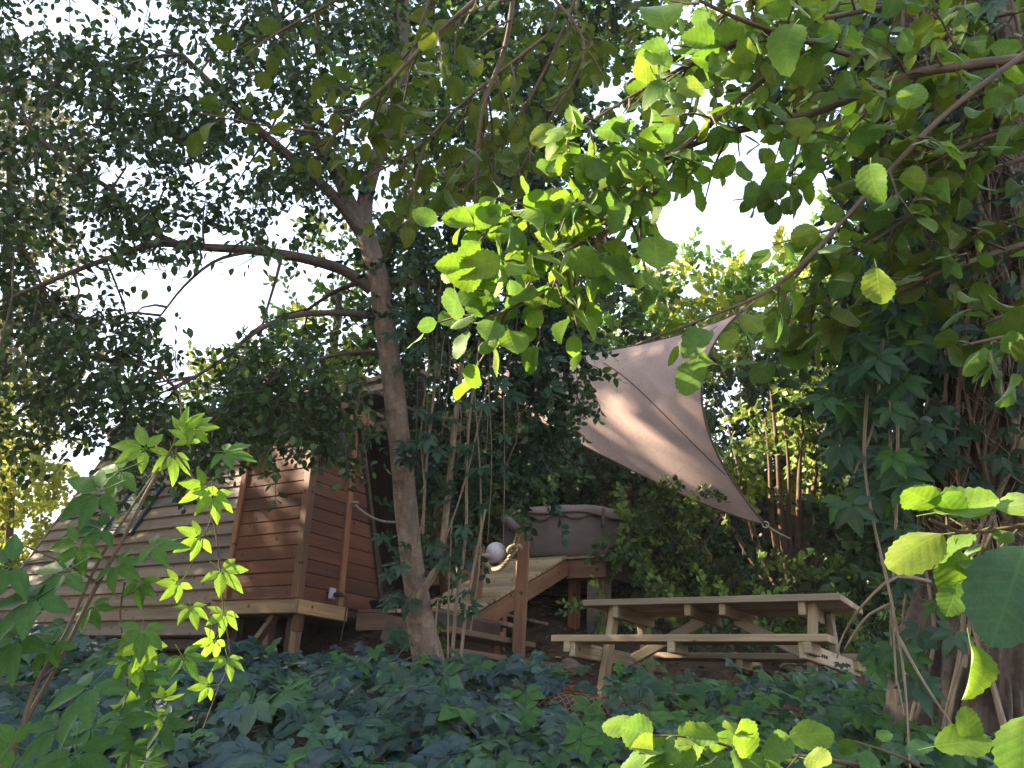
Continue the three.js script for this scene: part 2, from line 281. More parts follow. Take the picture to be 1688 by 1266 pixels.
G.sprigEver = [0, 1, 2].map(() => sprig(G.oval, 15, 0.21, 0.95, 0.12)); G.sprigFar = [0, 1, 2].map(() => sprig(G.tiny, 18, 0.24, 1.0, 0.1)); G.sprigLong = [0, 1].map(() => sprig(G.tiny, 18, 0.32, 0.8, 0.25));

const mat4 = (p, axis, n, s) => { const y = axis.clone().normalize(), z = n.clone().addScaledVector(y, -n.dot(y)); if (z.lengthSq() < 1e-5) z.set(y.z, y.x, y.y).addScaledVector(y, -V(y.z, y.x, y.y).dot(y)); z.normalize(); const x = V().crossVectors(y, z); return new THREE.Matrix4().makeBasis(x, y, z).scale(V(s, s, s)).setPosition(p); };
// gaps through which the sun reaches what the photograph shows lit: nothing of the crowns stands in them
const GAPS = [];
function gap(u, v, d, r) { GAPS.push([P(u, v, d), r * 1.2]); }
function inGap(p, near = 0.5, extra = 0) { for (const [t, r] of GAPS) { const q = V().subVectors(p, t), k = q.dot(SUN); if (k > near && q.lengthSq() - k * k < (r + extra) * (r + extra)) return true; } return false; }
// leaves: those that show largest are parts of their own, the rest is one part
function leaves(parent, list, geos, lowGeos, mats, most = 300) {
  for (const l of list) { const q = seen(l.p); l.size = q.d > 0.2 && q.u > -20 && q.u < 1708 && q.v > -20 && q.v < 1286 ? l.s / q.d : 0; }
  list.sort((a, b) => b.size - a.size);
  const singles = list.filter((l) => l.size > 0).slice(0, most), rest = list.filter((l) => !(l.size > 0)).concat(list.filter((l) => l.size > 0).slice(most));
  for (const l of singles) { const m = mesh('leaf', l.geo ?? pick(geos), l.mat ?? pick(mats), parent); m.applyMatrix4(mat4(l.p, l.axis, l.n, l.s)); }
  swarm(parent, rest.map((l) => mat4(l.p, l.axis, l.n, l.s)), lowGeos ?? geos, mats);
}
function swarm(parent, ms, geos, mats, name = 'foliage', vary = 0.3) {
  const k = geos.length * mats.length, bins = Array.from({ length: k }, () => []);
  ms.forEach((m) => bins[Math.floor(R() * k)].push(m));
  bins.forEach((b, i) => {
    if (!b.length) return;
    const im = new THREE.InstancedMesh(geos[i % geos.length], mats[Math.floor(i / geos.length)], b.length), c = new THREE.Color();
    im.name = name; im.userData.kind = 'stuff'; im.castShadow = im.receiveShadow = true;
    b.forEach((m, j) => { im.setMatrixAt(j, m); const t = rr(1 - vary, 1 + vary), w = rr(-0.12, 0.12); im.setColorAt(j, c.setRGB(t * (1 + w), t, t * (1 - w))); });
    parent.add(im);
  });
}
// sprigs through a blob, thickest near its skin; returns matrices
function blob(out, c, rx, ry, rz, n, size, { droop = 0.3, cull = true, near = 0.5, skin = 0.45, up = 0 } = {}) {
  for (let i = 0; i < n; i++) {
    const d = rdir(), k = Math.pow(rr(skin, 1), 0.8), p = V(c.x + d.x * rx * k, c.y + d.y * ry * k, c.z + d.z * rz * k);
    const a = d.clone().multiplyScalar(0.8).add(rdir().multiplyScalar(0.8)).add(V(0, up - droop, 0));
    if (cull && inGap(p.clone().addScaledVector(a.clone().normalize(), size * 0.5), near, size * 0.28)) continue;
    out.push(mat4(p, a, V(0, 1, 0).add(rdir().multiplyScalar(0.7)), size * rr(0.7, 1.25)));
  }
}
// a leafy branch: a main stem through pts, twigs off it, leaves along the twigs
function grow(pts, o, stems, list) {
  const c = new THREE.CatmullRomCurve3(pts, false, 'centripetal'), len = c.getLength(), t = V(), p = V();
  stems.push(limb(pts.map((q, i) => (i ? q.clone().addScaledVector(rdir(), 0.012) : q)), taper(o.r0, o.r1), 6, 0.06, 0.25));
  const leafAt = (q, dir, side) => {
    if ((o.skip && o.skip(q)) || inGap(q, 0.45, 0.03)) return;
    const a = dir.clone().multiplyScalar(0.55).addScaledVector(side, 0.85).add(V(0, -(o.droop ?? 0.25), 0)).addScaledVector(rdir(), 0.35);
    list.push({ p: q.clone().addScaledVector(a.clone().normalize(), o.leaf * 0.25), axis: a, n: V(0, o.up ?? 0.75, 0).add(rdir().multiplyScalar(0.75)).add(o.face ?? V(0, 0, 0)), s: o.leaf * rr(0.55, 1.2) });
  };
  for (let s = (o.from ?? 0.1) * len; s < len; s += o.every * rr(0.6, 1.4)) {
    const k = s / len; c.getPointAt(k, p); c.getTangentAt(k, t);
    const side = V().crossVectors(t, rdir()).normalize(); side.y *= 0.6; side.normalize();
    const dir = t.clone().multiplyScalar(rr(0.5, 0.9)).addScaledVector(side, rr(0.6, 1.1)).normalize(), l = o.twig * rr(0.4, 1.2) * (1 - 0.5 * k);
    const e1 = p.clone().addScaledVector(dir, l * 0.5).addScaledVector(rdir(), l * 0.07), e2 = p.clone().addScaledVector(dir, l).add(V(0, -l * 0.12, 0)).addScaledVector(rdir(), l * 0.1);
    stems.push(limb([p.clone(), e1, e2], taper(o.r1 * 1.2, o.r1 * 0.5), 4, 0.12));
    const tc = new THREE.CatmullRomCurve3([p.clone(), e1, e2]), q = V(), td = V(); let sgn = 1;
    for (let x = l * 0.2; x <= l; x += o.gap * rr(0.7, 1.3)) { tc.getPointAt(Math.min(1, x / l), q); tc.getTangentAt(Math.min(1, x / l), td); sgn = -sgn; leafAt(q, td, V().crossVectors(td, V(0, 1, 0).add(rdir().multiplyScalar(0.5))).normalize().multiplyScalar(sgn)); }
    leafAt(e2, td, V(0, 0, 0));
  }
}

// ---------------------------------------------------------------- the setting: ground
const PROFILE = [[400, 0], [-0.6, 0.15], [-2.2, 1.12], [-3.2, 1.38], [-4.6, 1.64], [-7.0, 1.7], [-7.9, 1.95], [-9.0, 2.45], [-10.2, 2.95], [-11.4, 3.05], [-12.0, 4.7], [-15, 5.8], [-24, 8.5], [-45, 12], [-400, 13]];
function prof(z) { for (let i = 1; i < PROFILE.length; i++) { const [z0, h0] = PROFILE[i - 1], [z1, h1] = PROFILE[i]; if (z >= z1) { const k = (z0 - z) / (z0 - z1); return lerp(h0, h1, i === 1 ? Math.pow(k, 60) : k); } } return 13; }
function groundY(x, z) {
  const west = sstep(-x + (z + 7) * 0.35, 0.2, 2.6), low = z > -4.6 ? prof(z) : lerp(1.7, 0.7, sstep(-z, 11, 24));
  const edge = sstep(Math.hypot(x, z + 6), 20, 90), n = 0.09 * perlin.noise(x * 0.9, z * 0.9, 3) + 0.035 * perlin.noise(x * 3.1, z * 3.1, 7);
  return lerp(lerp(prof(z), low, z < -4.6 ? west : 0), lerp(prof(z) * 0.4, 0, west), edge * 0.5) + n * (z < 0 ? 1 : 0.4);
}
{
  const line = (a, b, step) => { const o = []; for (let x = a; x <= b + 1e-6; x += step) o.push(x); return o; };
  const far = [20, 26, 36, 55, 90, 160, 300, 420], xs = [...far.map((x) => -x).reverse(), ...line(-15, 15, 0.2), ...far], zs = [...[420, 300, 160, 90, 55, 36, 26, 20].map((z) => -z), ...line(-16, 2, 0.15), 4, 8, 16, 40, 120, 400];
  const pos = [], uv = [], idx = [];
  zs.forEach((z) => xs.forEach((x) => { pos.push(x, groundY(x, z), z); uv.push(x / 1.7, z / 1.7); }));
  for (let j = 0; j + 1 < zs.length; j++) for (let i = 0; i + 1 < xs.length; i++) { const a = j * xs.length + i, b = a + xs.length; idx.push(a, b, a + 1, a + 1, b, b + 1); }
  const g = new THREE.BufferGeometry(); g.setAttribute('position', new THREE.Float32BufferAttribute(pos, 3)); g.setAttribute('uv', new THREE.Float32BufferAttribute(uv, 2)); g.setIndex(idx); g.computeVertexNormals();
  mesh('ground', g, M.soil, scene, 'structure');
}
const onGround = (p, lift = 0) => V(p.x, groundY(p.x, p.z) + lift, p.z);
const YAW = -33 * Math.PI / 180;

// sun gaps: what the photograph shows in the sun (pixel, distance, radius)
for (const g of [[800, 540, 2.35, 0.16], [770, 470, 2.35, 0.14], [850, 420, 2.35, 0.17], [830, 360, 2.4, 0.16], [930, 330, 2.45, 0.17], [1010, 290, 2.5, 0.15], [950, 220, 2.6, 0.14], [1080, 320, 2.5, 0.1], [1110, 120, 2.3, 0.2], [1060, 200, 2.5, 0.14], [1190, 90, 2.4, 0.1],
  [290, 720, 1.9, 0.13], [345, 790, 1.9, 0.12], [330, 850, 1.9, 0.13], [395, 800, 1.9, 0.1], [400, 960, 1.9, 0.13], [385, 1030, 1.9, 0.1], [230, 1070, 1.9, 0.13], [270, 1000, 1.9, 0.1], [380, 1080, 1.9, 0.08],
  [1200, 640, 10, 0.6], [1280, 630, 10, 0.75], [1360, 640, 10, 0.7], [1240, 700, 9.8, 0.3], [1300, 780, 9.6, 0.14], [1350, 800, 9.6, 0.12], [1210, 580, 10.2, 0.3],
  [1580, 860, 1.7, 0.16], [1600, 960, 1.7, 0.12], [1580, 1010, 1.7, 0.1], [1480, 200, 2.2, 0.1], [1460, 270, 2.3, 0.1], [1680, 1210, 1.6, 0.1],
  [1050, 1200, 1.9, 0.12], [1130, 1230, 1.9, 0.14], [1210, 1240, 1.9, 0.12], [808, 936, 7.55, 0.07], [824, 938, 7.4, 0.09], [842, 918, 7.2, 0.08], [872, 880, 9.1, 0.07], [880, 925, 9.0, 0.06], [930, 850, 9.2, 0.06], [790, 1008, 7.6, 0.03],
  [960, 655, 9, 0.015], [945, 690, 9.1, 0.02], [940, 722, 9.1, 0.01], [1010, 762, 8.9, 0.015], [800, 640, 10.3, 0.1], [860, 670, 9.9, 0.06], [760, 610, 10.8, 0.12],
  [235, 690, 10.2, 0.12], [1000, 800, 10, 0.12], [880, 780, 10.5, 0.15], [1010, 880, 9.2, 0.1], [1560, 300, 3, 0.08]]) gap(...g);

// ---------------------------------------------------------------- stone wall behind the tub
seeded(21);
{
  const w = thing('stone_wall', 'rough yellow limestone retaining wall behind the covered tub', 'wall', V(-0.6, 2.7, -11.35), -0.1);
  tag(w, null, null, null, null);
  const core = board(6.4, 2.9, 0.4, 0.05); put('mortar', core, M.stone[3], w, 0, 1.35, -0.34);
  const shapes = Array.from({ length: 5 }, () => { const g = board(1, 1, 1, 0.12), p = g.attributes.position; const m = {}; for (let i = 0; i < p.count; i++) { const k = [p.getX(i), p.getY(i), p.getZ(i)].map((x) => x.toFixed(2)).join(); m[k] ??= rdir().multiplyScalar(0.07); p.setXYZ(i, p.getX(i) + m[k].x, p.getY(i) + m[k].y, p.getZ(i) + m[k].z); } g.computeVertexNormals(); return g; });
  let y = 0.1;
  while (y < 2.75) {
    const h = rr(0.17, 0.3); let x = -3.1 + rr(0, 0.2);
    while (x < 3.1) { const l = rr(0.22, 0.55), s = put('stone', pick(shapes), pick(M.stone), w, x + l / 2, y + h / 2, rr(-0.04, 0.06), rr(-0.06, 0.06), rr(-0.1, 0.1), rr(-0.05, 0.05)); s.scale.set(l - 0.015, h - 0.015, 0.34); x += l; }
    y += h;
  }
}

// ---------------------------------------------------------------- timber cabin
seeded(31);
{
  const base = V(-1.818, 1.75, -7.813), FL = 0.742;
  const c = thing('timber_cabin', 'stilted timber cabin with pale lapped side and reddish brown planked bay', 'cabin', base, YAW);
  const th = 0.42, S = Math.sin(th), C = Math.cos(th), y0 = FL - 0.32, z0 = -0.06, slope = 3.25;
  // triangular body under the lapped boards
  const Hs = slope * C, D = slope * S, tri = new THREE.Shape([new THREE.Vector2(0.03, 0), new THREE.Vector2(2 * D - 0.03, 0), new THREE.Vector2(D, Hs - 0.04)]);
  const core = new THREE.ExtrudeGeometry(tri, { depth: 4.35, bevelEnabled: false }); core.rotateY(Math.PI / 2); core.translate(-5.35, y0 + 0.01, z0 - 0.02);
  mesh('core_wall', core, M.dark[1], c);
  put('far_roof', board(1.1, slope, 0.05, 0.004), M.dark[0], c, -0.5, y0 + Hs / 2, z0 - 1.5 * D - 0.03, th, 0, 0); put('ceiling_panel', board(1.0, 0.04, 1.3, 0.004), M.dark[0], c, -0.52, FL + 2.25, z0 - D);
  // lapped boards, each tilted out at its foot
  let s = 0;
  for (let i = 0; s < slope - 0.1; i++) {
    const pitch = 0.172, cut = 5.4 + 0.012 * Math.sin(i * 7), right = s > 2.3 ? 0 : 1.0;
    put('lap_board', board(cut - right, 0.2, 0.03, 0.003), M.lap[(i * 3) % 5], c, -(cut + right) / 2, y0 + (s + 0.09) * C + 0.012, z0 - (s + 0.09) * S + 0.034, -th - 0.15, 0, rr(-0.002, 0.002));
    s += pitch;
  }
  put('edge_board', board(0.03, slope + 0.15, 0.16, 0.004), M.lap[2], c, -5.43, y0 + (slope * C) / 2, z0 - (slope * S) / 2 - 0.02, -th, 0, 0);
  put('barge_board', board(0.04, 0.95, 0.3, 0.005), M.beam[1], c, -5.5, y0 + slope * C - 0.3, z0 - slope * S - 0.1, 0.5, 0, 0);
  put('ridge_cap', board(5.45, 0.06, 0.22, 0.006), M.lap[4], c, -2.65, y0 + slope * C + 0.05, z0 - slope * S - 0.02);
  // roof window in the lapped side
  {
    const w = new THREE.Group(); w.name = 'window'; c.add(w);
    w.position.set(-3.78, y0 + 1.68 * C + 0.03, z0 - 1.68 * S + 0.06); w.rotation.x = -th;
    for (const x of [-0.31, 0.31]) put('frame', board(0.06, 0.74, 0.07, 0.006), M.black, w, x, 0, 0);
    for (const y of [-0.34, 0.34]) put('frame', board(0.56, 0.06, 0.07, 0.006), M.black, w, 0, y, 0);
    put('blind', board(0.56, 0.62, 0.008, 0.002), M.curtain, w, 0, 0, -0.028); put('pane', board(0.56, 0.62, 0.006, 0.001), M.glass, w, 0, 0, 0.012);
  }
  // planked bay
  const H = 1.78, lean = 0.04;
  put('bay_wall', board(0.9, H, 0.5, 0.004), M.dark[0], c, -0.52, FL + H / 2, -0.31);
  for (let i = 0, y = FL + 0.003; y < FL + H - 0.05; i++, y += 0.123) {
    const r = -0.07 - lean * (y - FL), l = -0.945, m = M.cedar[(i * 2 + (i % 3)) % 5];
    put('plank', board(r - l, 0.118, 0.022, 0.007), m, c, (r + l) / 2, y + 0.06, -0.022 + rr(-0.002, 0.002));
    put('plank', board(0.022, 0.118, 0.46, 0.007), M.cedar[(i * 2 + 1) % 5], c, -0.024 - lean * (y - FL + 0.06), y + 0.06, -0.3);
  }
  put('corner_post', board(0.085, H + 0.06, 0.085, 0.008), M.cedarPost[0], c, -0.036 - lean * H / 2, FL + H / 2 + 0.03, -0.03, 0, 0, lean);
  put('corner_post', board(0.075, H, 0.07, 0.008), M.cedarPost[1], c, -0.975, FL + H / 2, -0.02);
  put('corner_post', board(0.06, H, 0.075, 0.008), M.cedarPost[1], c, -0.02 - lean * H / 2, FL + H / 2, -0.565, 0, 0, lean);
  put('fascia', board(1.14, 0.15, 0.03, 0.006), M.cedarPost[0], c, -0.55, FL + H + 0.1, 0.02); put('fascia', board(0.03, 0.15, 0.7, 0.006), M.cedarPost[1], c, 0.02, FL + H + 0.1, -0.35);
  put('bay_roof', board(1.2, 0.04, 0.9, 0.006), M.lap[0], c, -0.55, FL + H + 0.2, -0.38);
  // entrance end wall, its far edge leaning with the roof
  for (let i = 0, y = FL + 0.01; y < FL + 2.5; i++, y += 0.142) { const b = -1.2 + 0.36 * (y - FL), a = -0.605; if (a - b > 0.05) put('plank', board(0.022, 0.135, a - b, 0.006), M.cedar[(i * 3 + 2) % 5], c, -0.06, y + 0.07, (a + b) / 2); }
  between('door_jamb', V(-0.05, FL, -1.23), V(-0.05, FL + 2.3, -0.41), 0.05, 0.07, M.dark[0], c, V(1, 0, 0));
  between('door_jamb', V(-0.05, FL, -2.35), V(-0.05, FL + 2.3, -1.75), 0.06, 0.09, M.cedar[3], c, V(1, 0, 0));
  put('inner_floor', board(0.95, 0.06, 2.1, 0.004), M.dark[2], c, -0.52, FL - 0.05, -1.62);
  // floor beams, landing and stilts
  put('deck_beam', board(1.12, 0.125, 0.05, 0.006), M.beam[0], c, -0.52, FL - 0.066, 0.035); put('deck_beam', board(0.05, 0.125, 0.64, 0.006), M.beam[1], c, 0.02, FL - 0.066, -0.31);
  put('deck_edge', board(1.08, 0.014, 0.06, 0.003), M.cedar[1], c, -0.51, FL + 0.004, 0.05);
  put('floor', board(1.02, 0.1, 0.56, 0.004), M.dark[1], c, -0.53, FL - 0.08, -0.3);
  put('landing_beam', board(1.38, 0.16, 0.05, 0.006), M.step[0], c, 0.83, FL - 0.13, -0.67);
  for (let i = 0; i < 9; i++) put('landing_board', board(1.38, 0.028, 0.13, 0.004), M.step[i % 3], c, 0.83, FL - 0.03, -0.72 - i * 0.137);
  for (const [x, z, w, m] of [[-0.95, -0.2, 0.08, M.dark[0]], [-0.62, -0.3, 0.08, M.step[1]], [-0.52, -0.5, 0.09, M.dark[2]], [-0.36, -0.34, 0.09, M.dark[0]], [-0.1, -0.14, 0.075, M.step[2]], [0.12, -1.5, 0.1, M.dark[1]], [1.0, -0.9, 0.09, M.dark[0]], [-2.4, -1.2, 0.1, M.dark[1]], [-4.2, -1.2, 0.1, M.dark[1]]]) put('stilt', board(w, 1.0, w, 0.006), m, c, x, FL - 0.63, z);
  between('brace', V(-0.35, FL - 0.13, -0.1), V(-0.86, FL - 0.75, -0.06), 0.09, 0.05, M.step[0], c);
  put('post_block', board(0.09, 0.15, 0.06, 0.005), M.cedar[0], c, -0.03, FL - 0.2, -0.08);
  put('sill_beam', board(4.0, 0.1, 0.06, 0.006), M.dark[0], c, -2.9, y0 - 0.06, -0.16);
  for (const [z, y, r, l0, l1] of [[-0.55, y0 - 0.22, 0.115, -4.9, -0.9], [-1.7, y0 - 0.34, 0.12, -5.2, 1.2]]) mesh('floor_log', limb([V(l0, y, z), V((l0 + l1) / 2, y + 0.02, z), V(l1, y, z)], () => r, 14, 0.2, 0.06), M.log[0], c);
  for (const x of [-1.15, -2.6]) put('log_peg', new THREE.CylinderGeometry(0.05, 0.05, 0.5, 10), M.log[1], c, x, y0 - 0.55, -0.56);
  mesh('red_trim', limb([V(-5.2, y0 - 0.02, 0.05), V(-4, y0 - 0.07, 0.06), V(-2.6, y0 - 0.12, 0.03), V(-1.9, y0 - 0.1, -0.03)], taper(0.035, 0.012), 6, 0.2, 0.4), M.tarp, c);

  const at = (x, y, z) => c.localToWorld(V(x, y, z));
  c.updateMatrixWorld();
  const so = thing('power_socket', 'small grey outdoor socket with black plug low on the cabin bay', 'socket', at(0.03, FL + 0.1, -0.4), YAW);
  put('box', board(0.03, 0.1, 0.075, 0.006), M.greyBox, so, 0, 0, 0); put('plug', board(0.09, 0.045, 0.05, 0.01), M.black, so, 0.06, -0.01, -0.02);
  mesh('cable', limb([V(0.09, -0.01, -0.03), V(0.14, -0.03, -0.05), V(0.15, -0.2, -0.05), V(0.15, -0.42, -0.03)], () => 0.008, 6, 0.05), M.black, so);
  const bowl = thing('dark_pan', 'low dark round pan standing on the cabin landing', 'pan', at(0.32, FL - 0.015, -0.92), YAW);
  mesh('body', new THREE.LatheGeometry([[0, 0.005], [0.16, 0.005], [0.2, 0.09], [0.21, 0.095], [0.215, 0.085], [0.175, 0], [0, 0]].map(([a, b]) => new THREE.Vector2(a, b)), 28), M.black, bowl);
  mesh('handle', limb([V(-0.2, 0.09, 0), V(-0.1, 0.15, 0.02), V(0.05, 0.155, 0.02), V(0.2, 0.09, 0)], () => 0.006, 6, 0.05), M.metal, bowl);
  ropeBetween('cream rope looped from the cabin corner across the dark doorway', at(-0.01, FL + 1.0, -0.6), at(0.65, FL + 0.86, -0.75), 0.11, 0.013);
}
// three strands twisted along a sagging line
function ropeBetween(label, a, b, sag, r, extra = []) {
  const o = thing('rope', label, 'rope', a.clone()), pts = [];
  for (let i = 0; i <= 12; i++) { const k = i / 12; pts.push(V().lerpVectors(V(0, 0, 0), V().subVectors(b, a), k).add(V(0, -sag * 4 * k * (1 - k), 0))); }
  const c = new THREE.CatmullRomCurve3([...pts, ...extra.map((e) => V().subVectors(e, a))]), len = c.getLength(), n = Math.round(len / 0.012), t = V(), p = V();
  for (let s = 0; s < 3; s++) {
    const q = []; for (let i = 0; i <= n; i++) { const k = i / n; c.getPointAt(k, p); c.getTangentAt(k, t); const x = V().crossVectors(t, V(0.2, 0.1, 1)).normalize(), y = V().crossVectors(t, x), an = (k * len) / (r * 1.1) + s * 2.0944; q.push(p.clone().addScaledVector(x, Math.cos(an) * r * 0.52).addScaledVector(y, Math.sin(an) * r * 0.52)); }
    mesh('strand', limb(q, () => r * 0.55, 6, 0.012), M.rope, o);
  }
  const k0 = new THREE.TorusGeometry(r * 2.4, r, 8, 14); for (const e of [V(0, 0, 0), V().subVectors(b, a)]) { const m = mesh('knot', k0, M.rope, o); m.position.copy(e); m.rotation.set(1.2, 0.3, 0); }
  return o;
}

// ---------------------------------------------------------------- tub platform, ramp, posts, steps
seeded(41);
const K = V(1.031, 3.145, -8.631);
{
  const d = thing('tub_platform', 'reddish timber platform on grey block legs carrying the covered tub', 'platform', V(K.x, 2.45, K.z), YAW), T = 0.695;
  put('front_beam', board(0.44, 0.19, 0.06, 0.006), M.post[0], d, -0.2, T - 0.1, 0); put('front_beam', board(1.0, 0.16, 0.05, 0.006), M.post[1], d, -1.72, T - 0.12, 0);
  put('side_beam', board(0.06, 0.16, 2.2, 0.006), M.dark[1], d, 0.0, T - 0.1, -1.14);
  for (let i = 0; i < 15; i++) put('deck_board', board(2.3, 0.028, 0.14, 0.004), M.slat[i % 5], d, -1.1, T + 0.012, -0.02 - i * 0.147);
  for (const [x, z] of [[-0.12, -0.12], [-0.12, -1.9], [-2.0, -0.2]]) put('block_leg', board(0.19, 1.0, 0.19, 0.01), M.concrete, d, x, T - 0.7, z);
  put('timber_leg', board(0.1, 0.9, 0.1, 0.006), M.post[1], d, -0.5, T - 0.6, -0.3);

  const L1 = 1.6, dy = 0.74, len = Math.hypot(L1, dy), an = Math.atan2(dy, L1), w = 0.72;
  const r = thing('slatted_ramp', 'sloping plank ramp rising from the steps to the tub platform', 'ramp', V(K.x, 2.45, K.z), YAW);
  const mid = V(-0.4 - w / 2, T - dy / 2 + 0.015, L1 / 2 + 0.04), n = 18;
  for (let i = 0; i < n; i++) { const k = (i + 0.5) / n - 0.5; put('slat', board(w, 0.03, len / n - 0.012, 0.005), M.slat[(i * 2) % 5], r, mid.x + rr(-0.005, 0.005), mid.y - k * dy + 0.012, mid.z + k * L1, an, 0, 0); }
  for (const x of [-0.42, -0.4 - w + 0.02]) put('stringer', board(0.05, 0.15, len, 0.006), M.post[0], r, x, mid.y - 0.1, mid.z, an, 0, 0);
  put('ramp_leg', board(0.07, 0.5, 0.07, 0.005), M.post[0], r, -0.46, -0.12, 1.15); put('ramp_leg', board(0.07, 0.5, 0.07, 0.005), M.post[1], r, -1.05, -0.1, 1.15);
}
for (const [p, h, w, label] of [[V(0.17, 2.0, -7.28), 1.06, 0.105, 'square reddish brown post standing before the lower half of the ramp'], [V(-0.222, 2.2, -7.83), 0.84, 0.1, 'square reddish brown post half hidden by vines left of the ramp']]) {
  const o = thing('timber_post', label, 'post', p, YAW + 0.5, 'rope posts beside the ramp'); put('shaft', board(w, h, w, 0.008), M.post[0], o, 0, h / 2, 0, 0, 0, 0); put('cap', board(w - 0.004, 0.012, w - 0.004, 0.005), M.post[1], o, 0, h + 0.005, 0);
}
ropeBetween('cream rope slung between the two ramp posts in the sun', P(797, 921, 7.62), P(848, 905, 7.2), 0.13, 0.021, [P(852, 888, 7.12), P(858, 873, 7.0)]);
seeded(43);
{
  const a = P(772, 1043, 6.5), st = thing('timber_steps', 'weathered timber steps and low platform below the ramp', 'steps', V(a.x, 1.72, a.z), YAW), o = st.worldToLocal;
  st.updateMatrixWorld();
  const y1 = a.y - 1.72, y2 = 2.016 - 1.72, z1 = 0.25, z0 = -1.02;
  put('tread', board(0.3, 0.045, z1 - z0, 0.006), M.step[0], st, -0.15, y1, (z1 + z0) / 2);
  put('tread', board(0.3, 0.045, z1 - z0 + 0.1, 0.006), M.step[1], st, 0.06, y2, (z1 + z0) / 2 + 0.05);
  put('platform_board', board(0.75, 0.04, 0.14, 0.006), M.step[2], st, -0.62, y1 + 0.168, -1.0);
  for (let i = 0; i < 4; i++) put('platform_board', board(0.14, 0.035, 1.0, 0.005), M.step[i % 3], st, -0.3 - i * 0.146, y1 + 0.165, -0.42);
  put('platform_edge', board(0.04, 0.14, 1.05, 0.006), M.dark[0], st, -0.23, y1 + 0.075, -0.25);
  for (const z of [z0 + 0.12, z1 - 0.15]) between('stringer', V(-0.75, y1 + 0.02, z), V(0.05, y2 - 0.08, z), 0.04, 0.16, M.dark[1], st);
  for (const [x, z] of [[0.02, -0.55], [0.02, 0.1], [-0.3, -0.9], [-0.9, -0.6]]) put('riser_leg', board(0.06, 0.5, 0.06, 0.005), M.post[1], st, x, x > 0 ? y2 - 0.28 : y1 - 0.15, z);
}

// ---------------------------------------------------------------- covered tub, globe lamp
seeded(51);
{
  const c = P(948, 912, 9.62); c.y = 3.19;
  const t = thing('covered_tub', 'round grey brown covered tub with a rumpled lid cover and strap', 'tub', c, 0.3), r = 0.82, h = 0.5;
  const shape = (pts, n, fn) => { const g = new THREE.LatheGeometry(pts.map(([a, b]) => new THREE.Vector2(a, b)), n), p = g.attributes.position; for (let i = 0; i < p.count; i++) { const v = V(p.getX(i), p.getY(i), p.getZ(i)), a = Math.atan2(v.z, v.x); fn(v, a); p.setXYZ(i, v.x, v.y, v.z); } g.computeVertexNormals(); return g; };
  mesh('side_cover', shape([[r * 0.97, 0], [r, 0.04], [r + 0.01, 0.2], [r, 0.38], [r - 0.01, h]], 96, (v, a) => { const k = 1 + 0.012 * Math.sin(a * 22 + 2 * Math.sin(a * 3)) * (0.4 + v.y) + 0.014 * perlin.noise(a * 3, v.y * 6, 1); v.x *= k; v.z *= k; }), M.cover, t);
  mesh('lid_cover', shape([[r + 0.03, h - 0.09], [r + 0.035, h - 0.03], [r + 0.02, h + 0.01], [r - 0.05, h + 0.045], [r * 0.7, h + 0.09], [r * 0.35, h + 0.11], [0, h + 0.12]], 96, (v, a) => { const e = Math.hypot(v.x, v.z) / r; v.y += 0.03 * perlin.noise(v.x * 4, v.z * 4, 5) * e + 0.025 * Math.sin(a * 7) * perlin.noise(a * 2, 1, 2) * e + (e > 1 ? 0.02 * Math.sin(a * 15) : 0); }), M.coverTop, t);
  const ring = []; for (let i = 0; i <= 48; i++) { const a = (i / 48) * 6.2832; ring.push(V(Math.cos(a) * (r + 0.042), h - 0.055 + 0.018 * Math.sin(a * 7 + 1) + 0.012 * Math.sin(a * 3), Math.sin(a) * (r + 0.042))); }
  mesh('tie_cord', limb(ring, () => 0.014, 6, 0.05), M.strap, t);
  for (const a of [1.62, 0.2, 2.9]) { const g = new THREE.Group(); g.name = 'strap'; g.rotation.y = -a; t.add(g); put('webbing', board(0.012, 0.2, 0.035, 0.002), M.strap, g, r + 0.05, h - 0.09, 0); put('buckle', board(0.02, 0.035, 0.05, 0.004), M.black, g, r + 0.052, h - 0.18, 0); }
  mesh('cover_roll', limb([V(-0.84, h - 0.02, 0.05), V(-0.86, h - 0.1, 0.2), V(-0.8, h - 0.2, 0.32)], taper(0.07, 0.04), 12, 0.04, 0.3), M.coverTop, t);
  const g = thing('globe_lamp', 'white globe lamp standing on the platform left of the tub', 'lamp', P(817, 926, 9.35), 0);
  const ball = mesh('globe', new THREE.SphereGeometry(0.116, 40, 28), M.globe, g); ball.position.y = 0.1; put('base', new THREE.CylinderGeometry(0.055, 0.06, 0.03, 24), M.greyBox, g, 0, -0.012, 0);
}

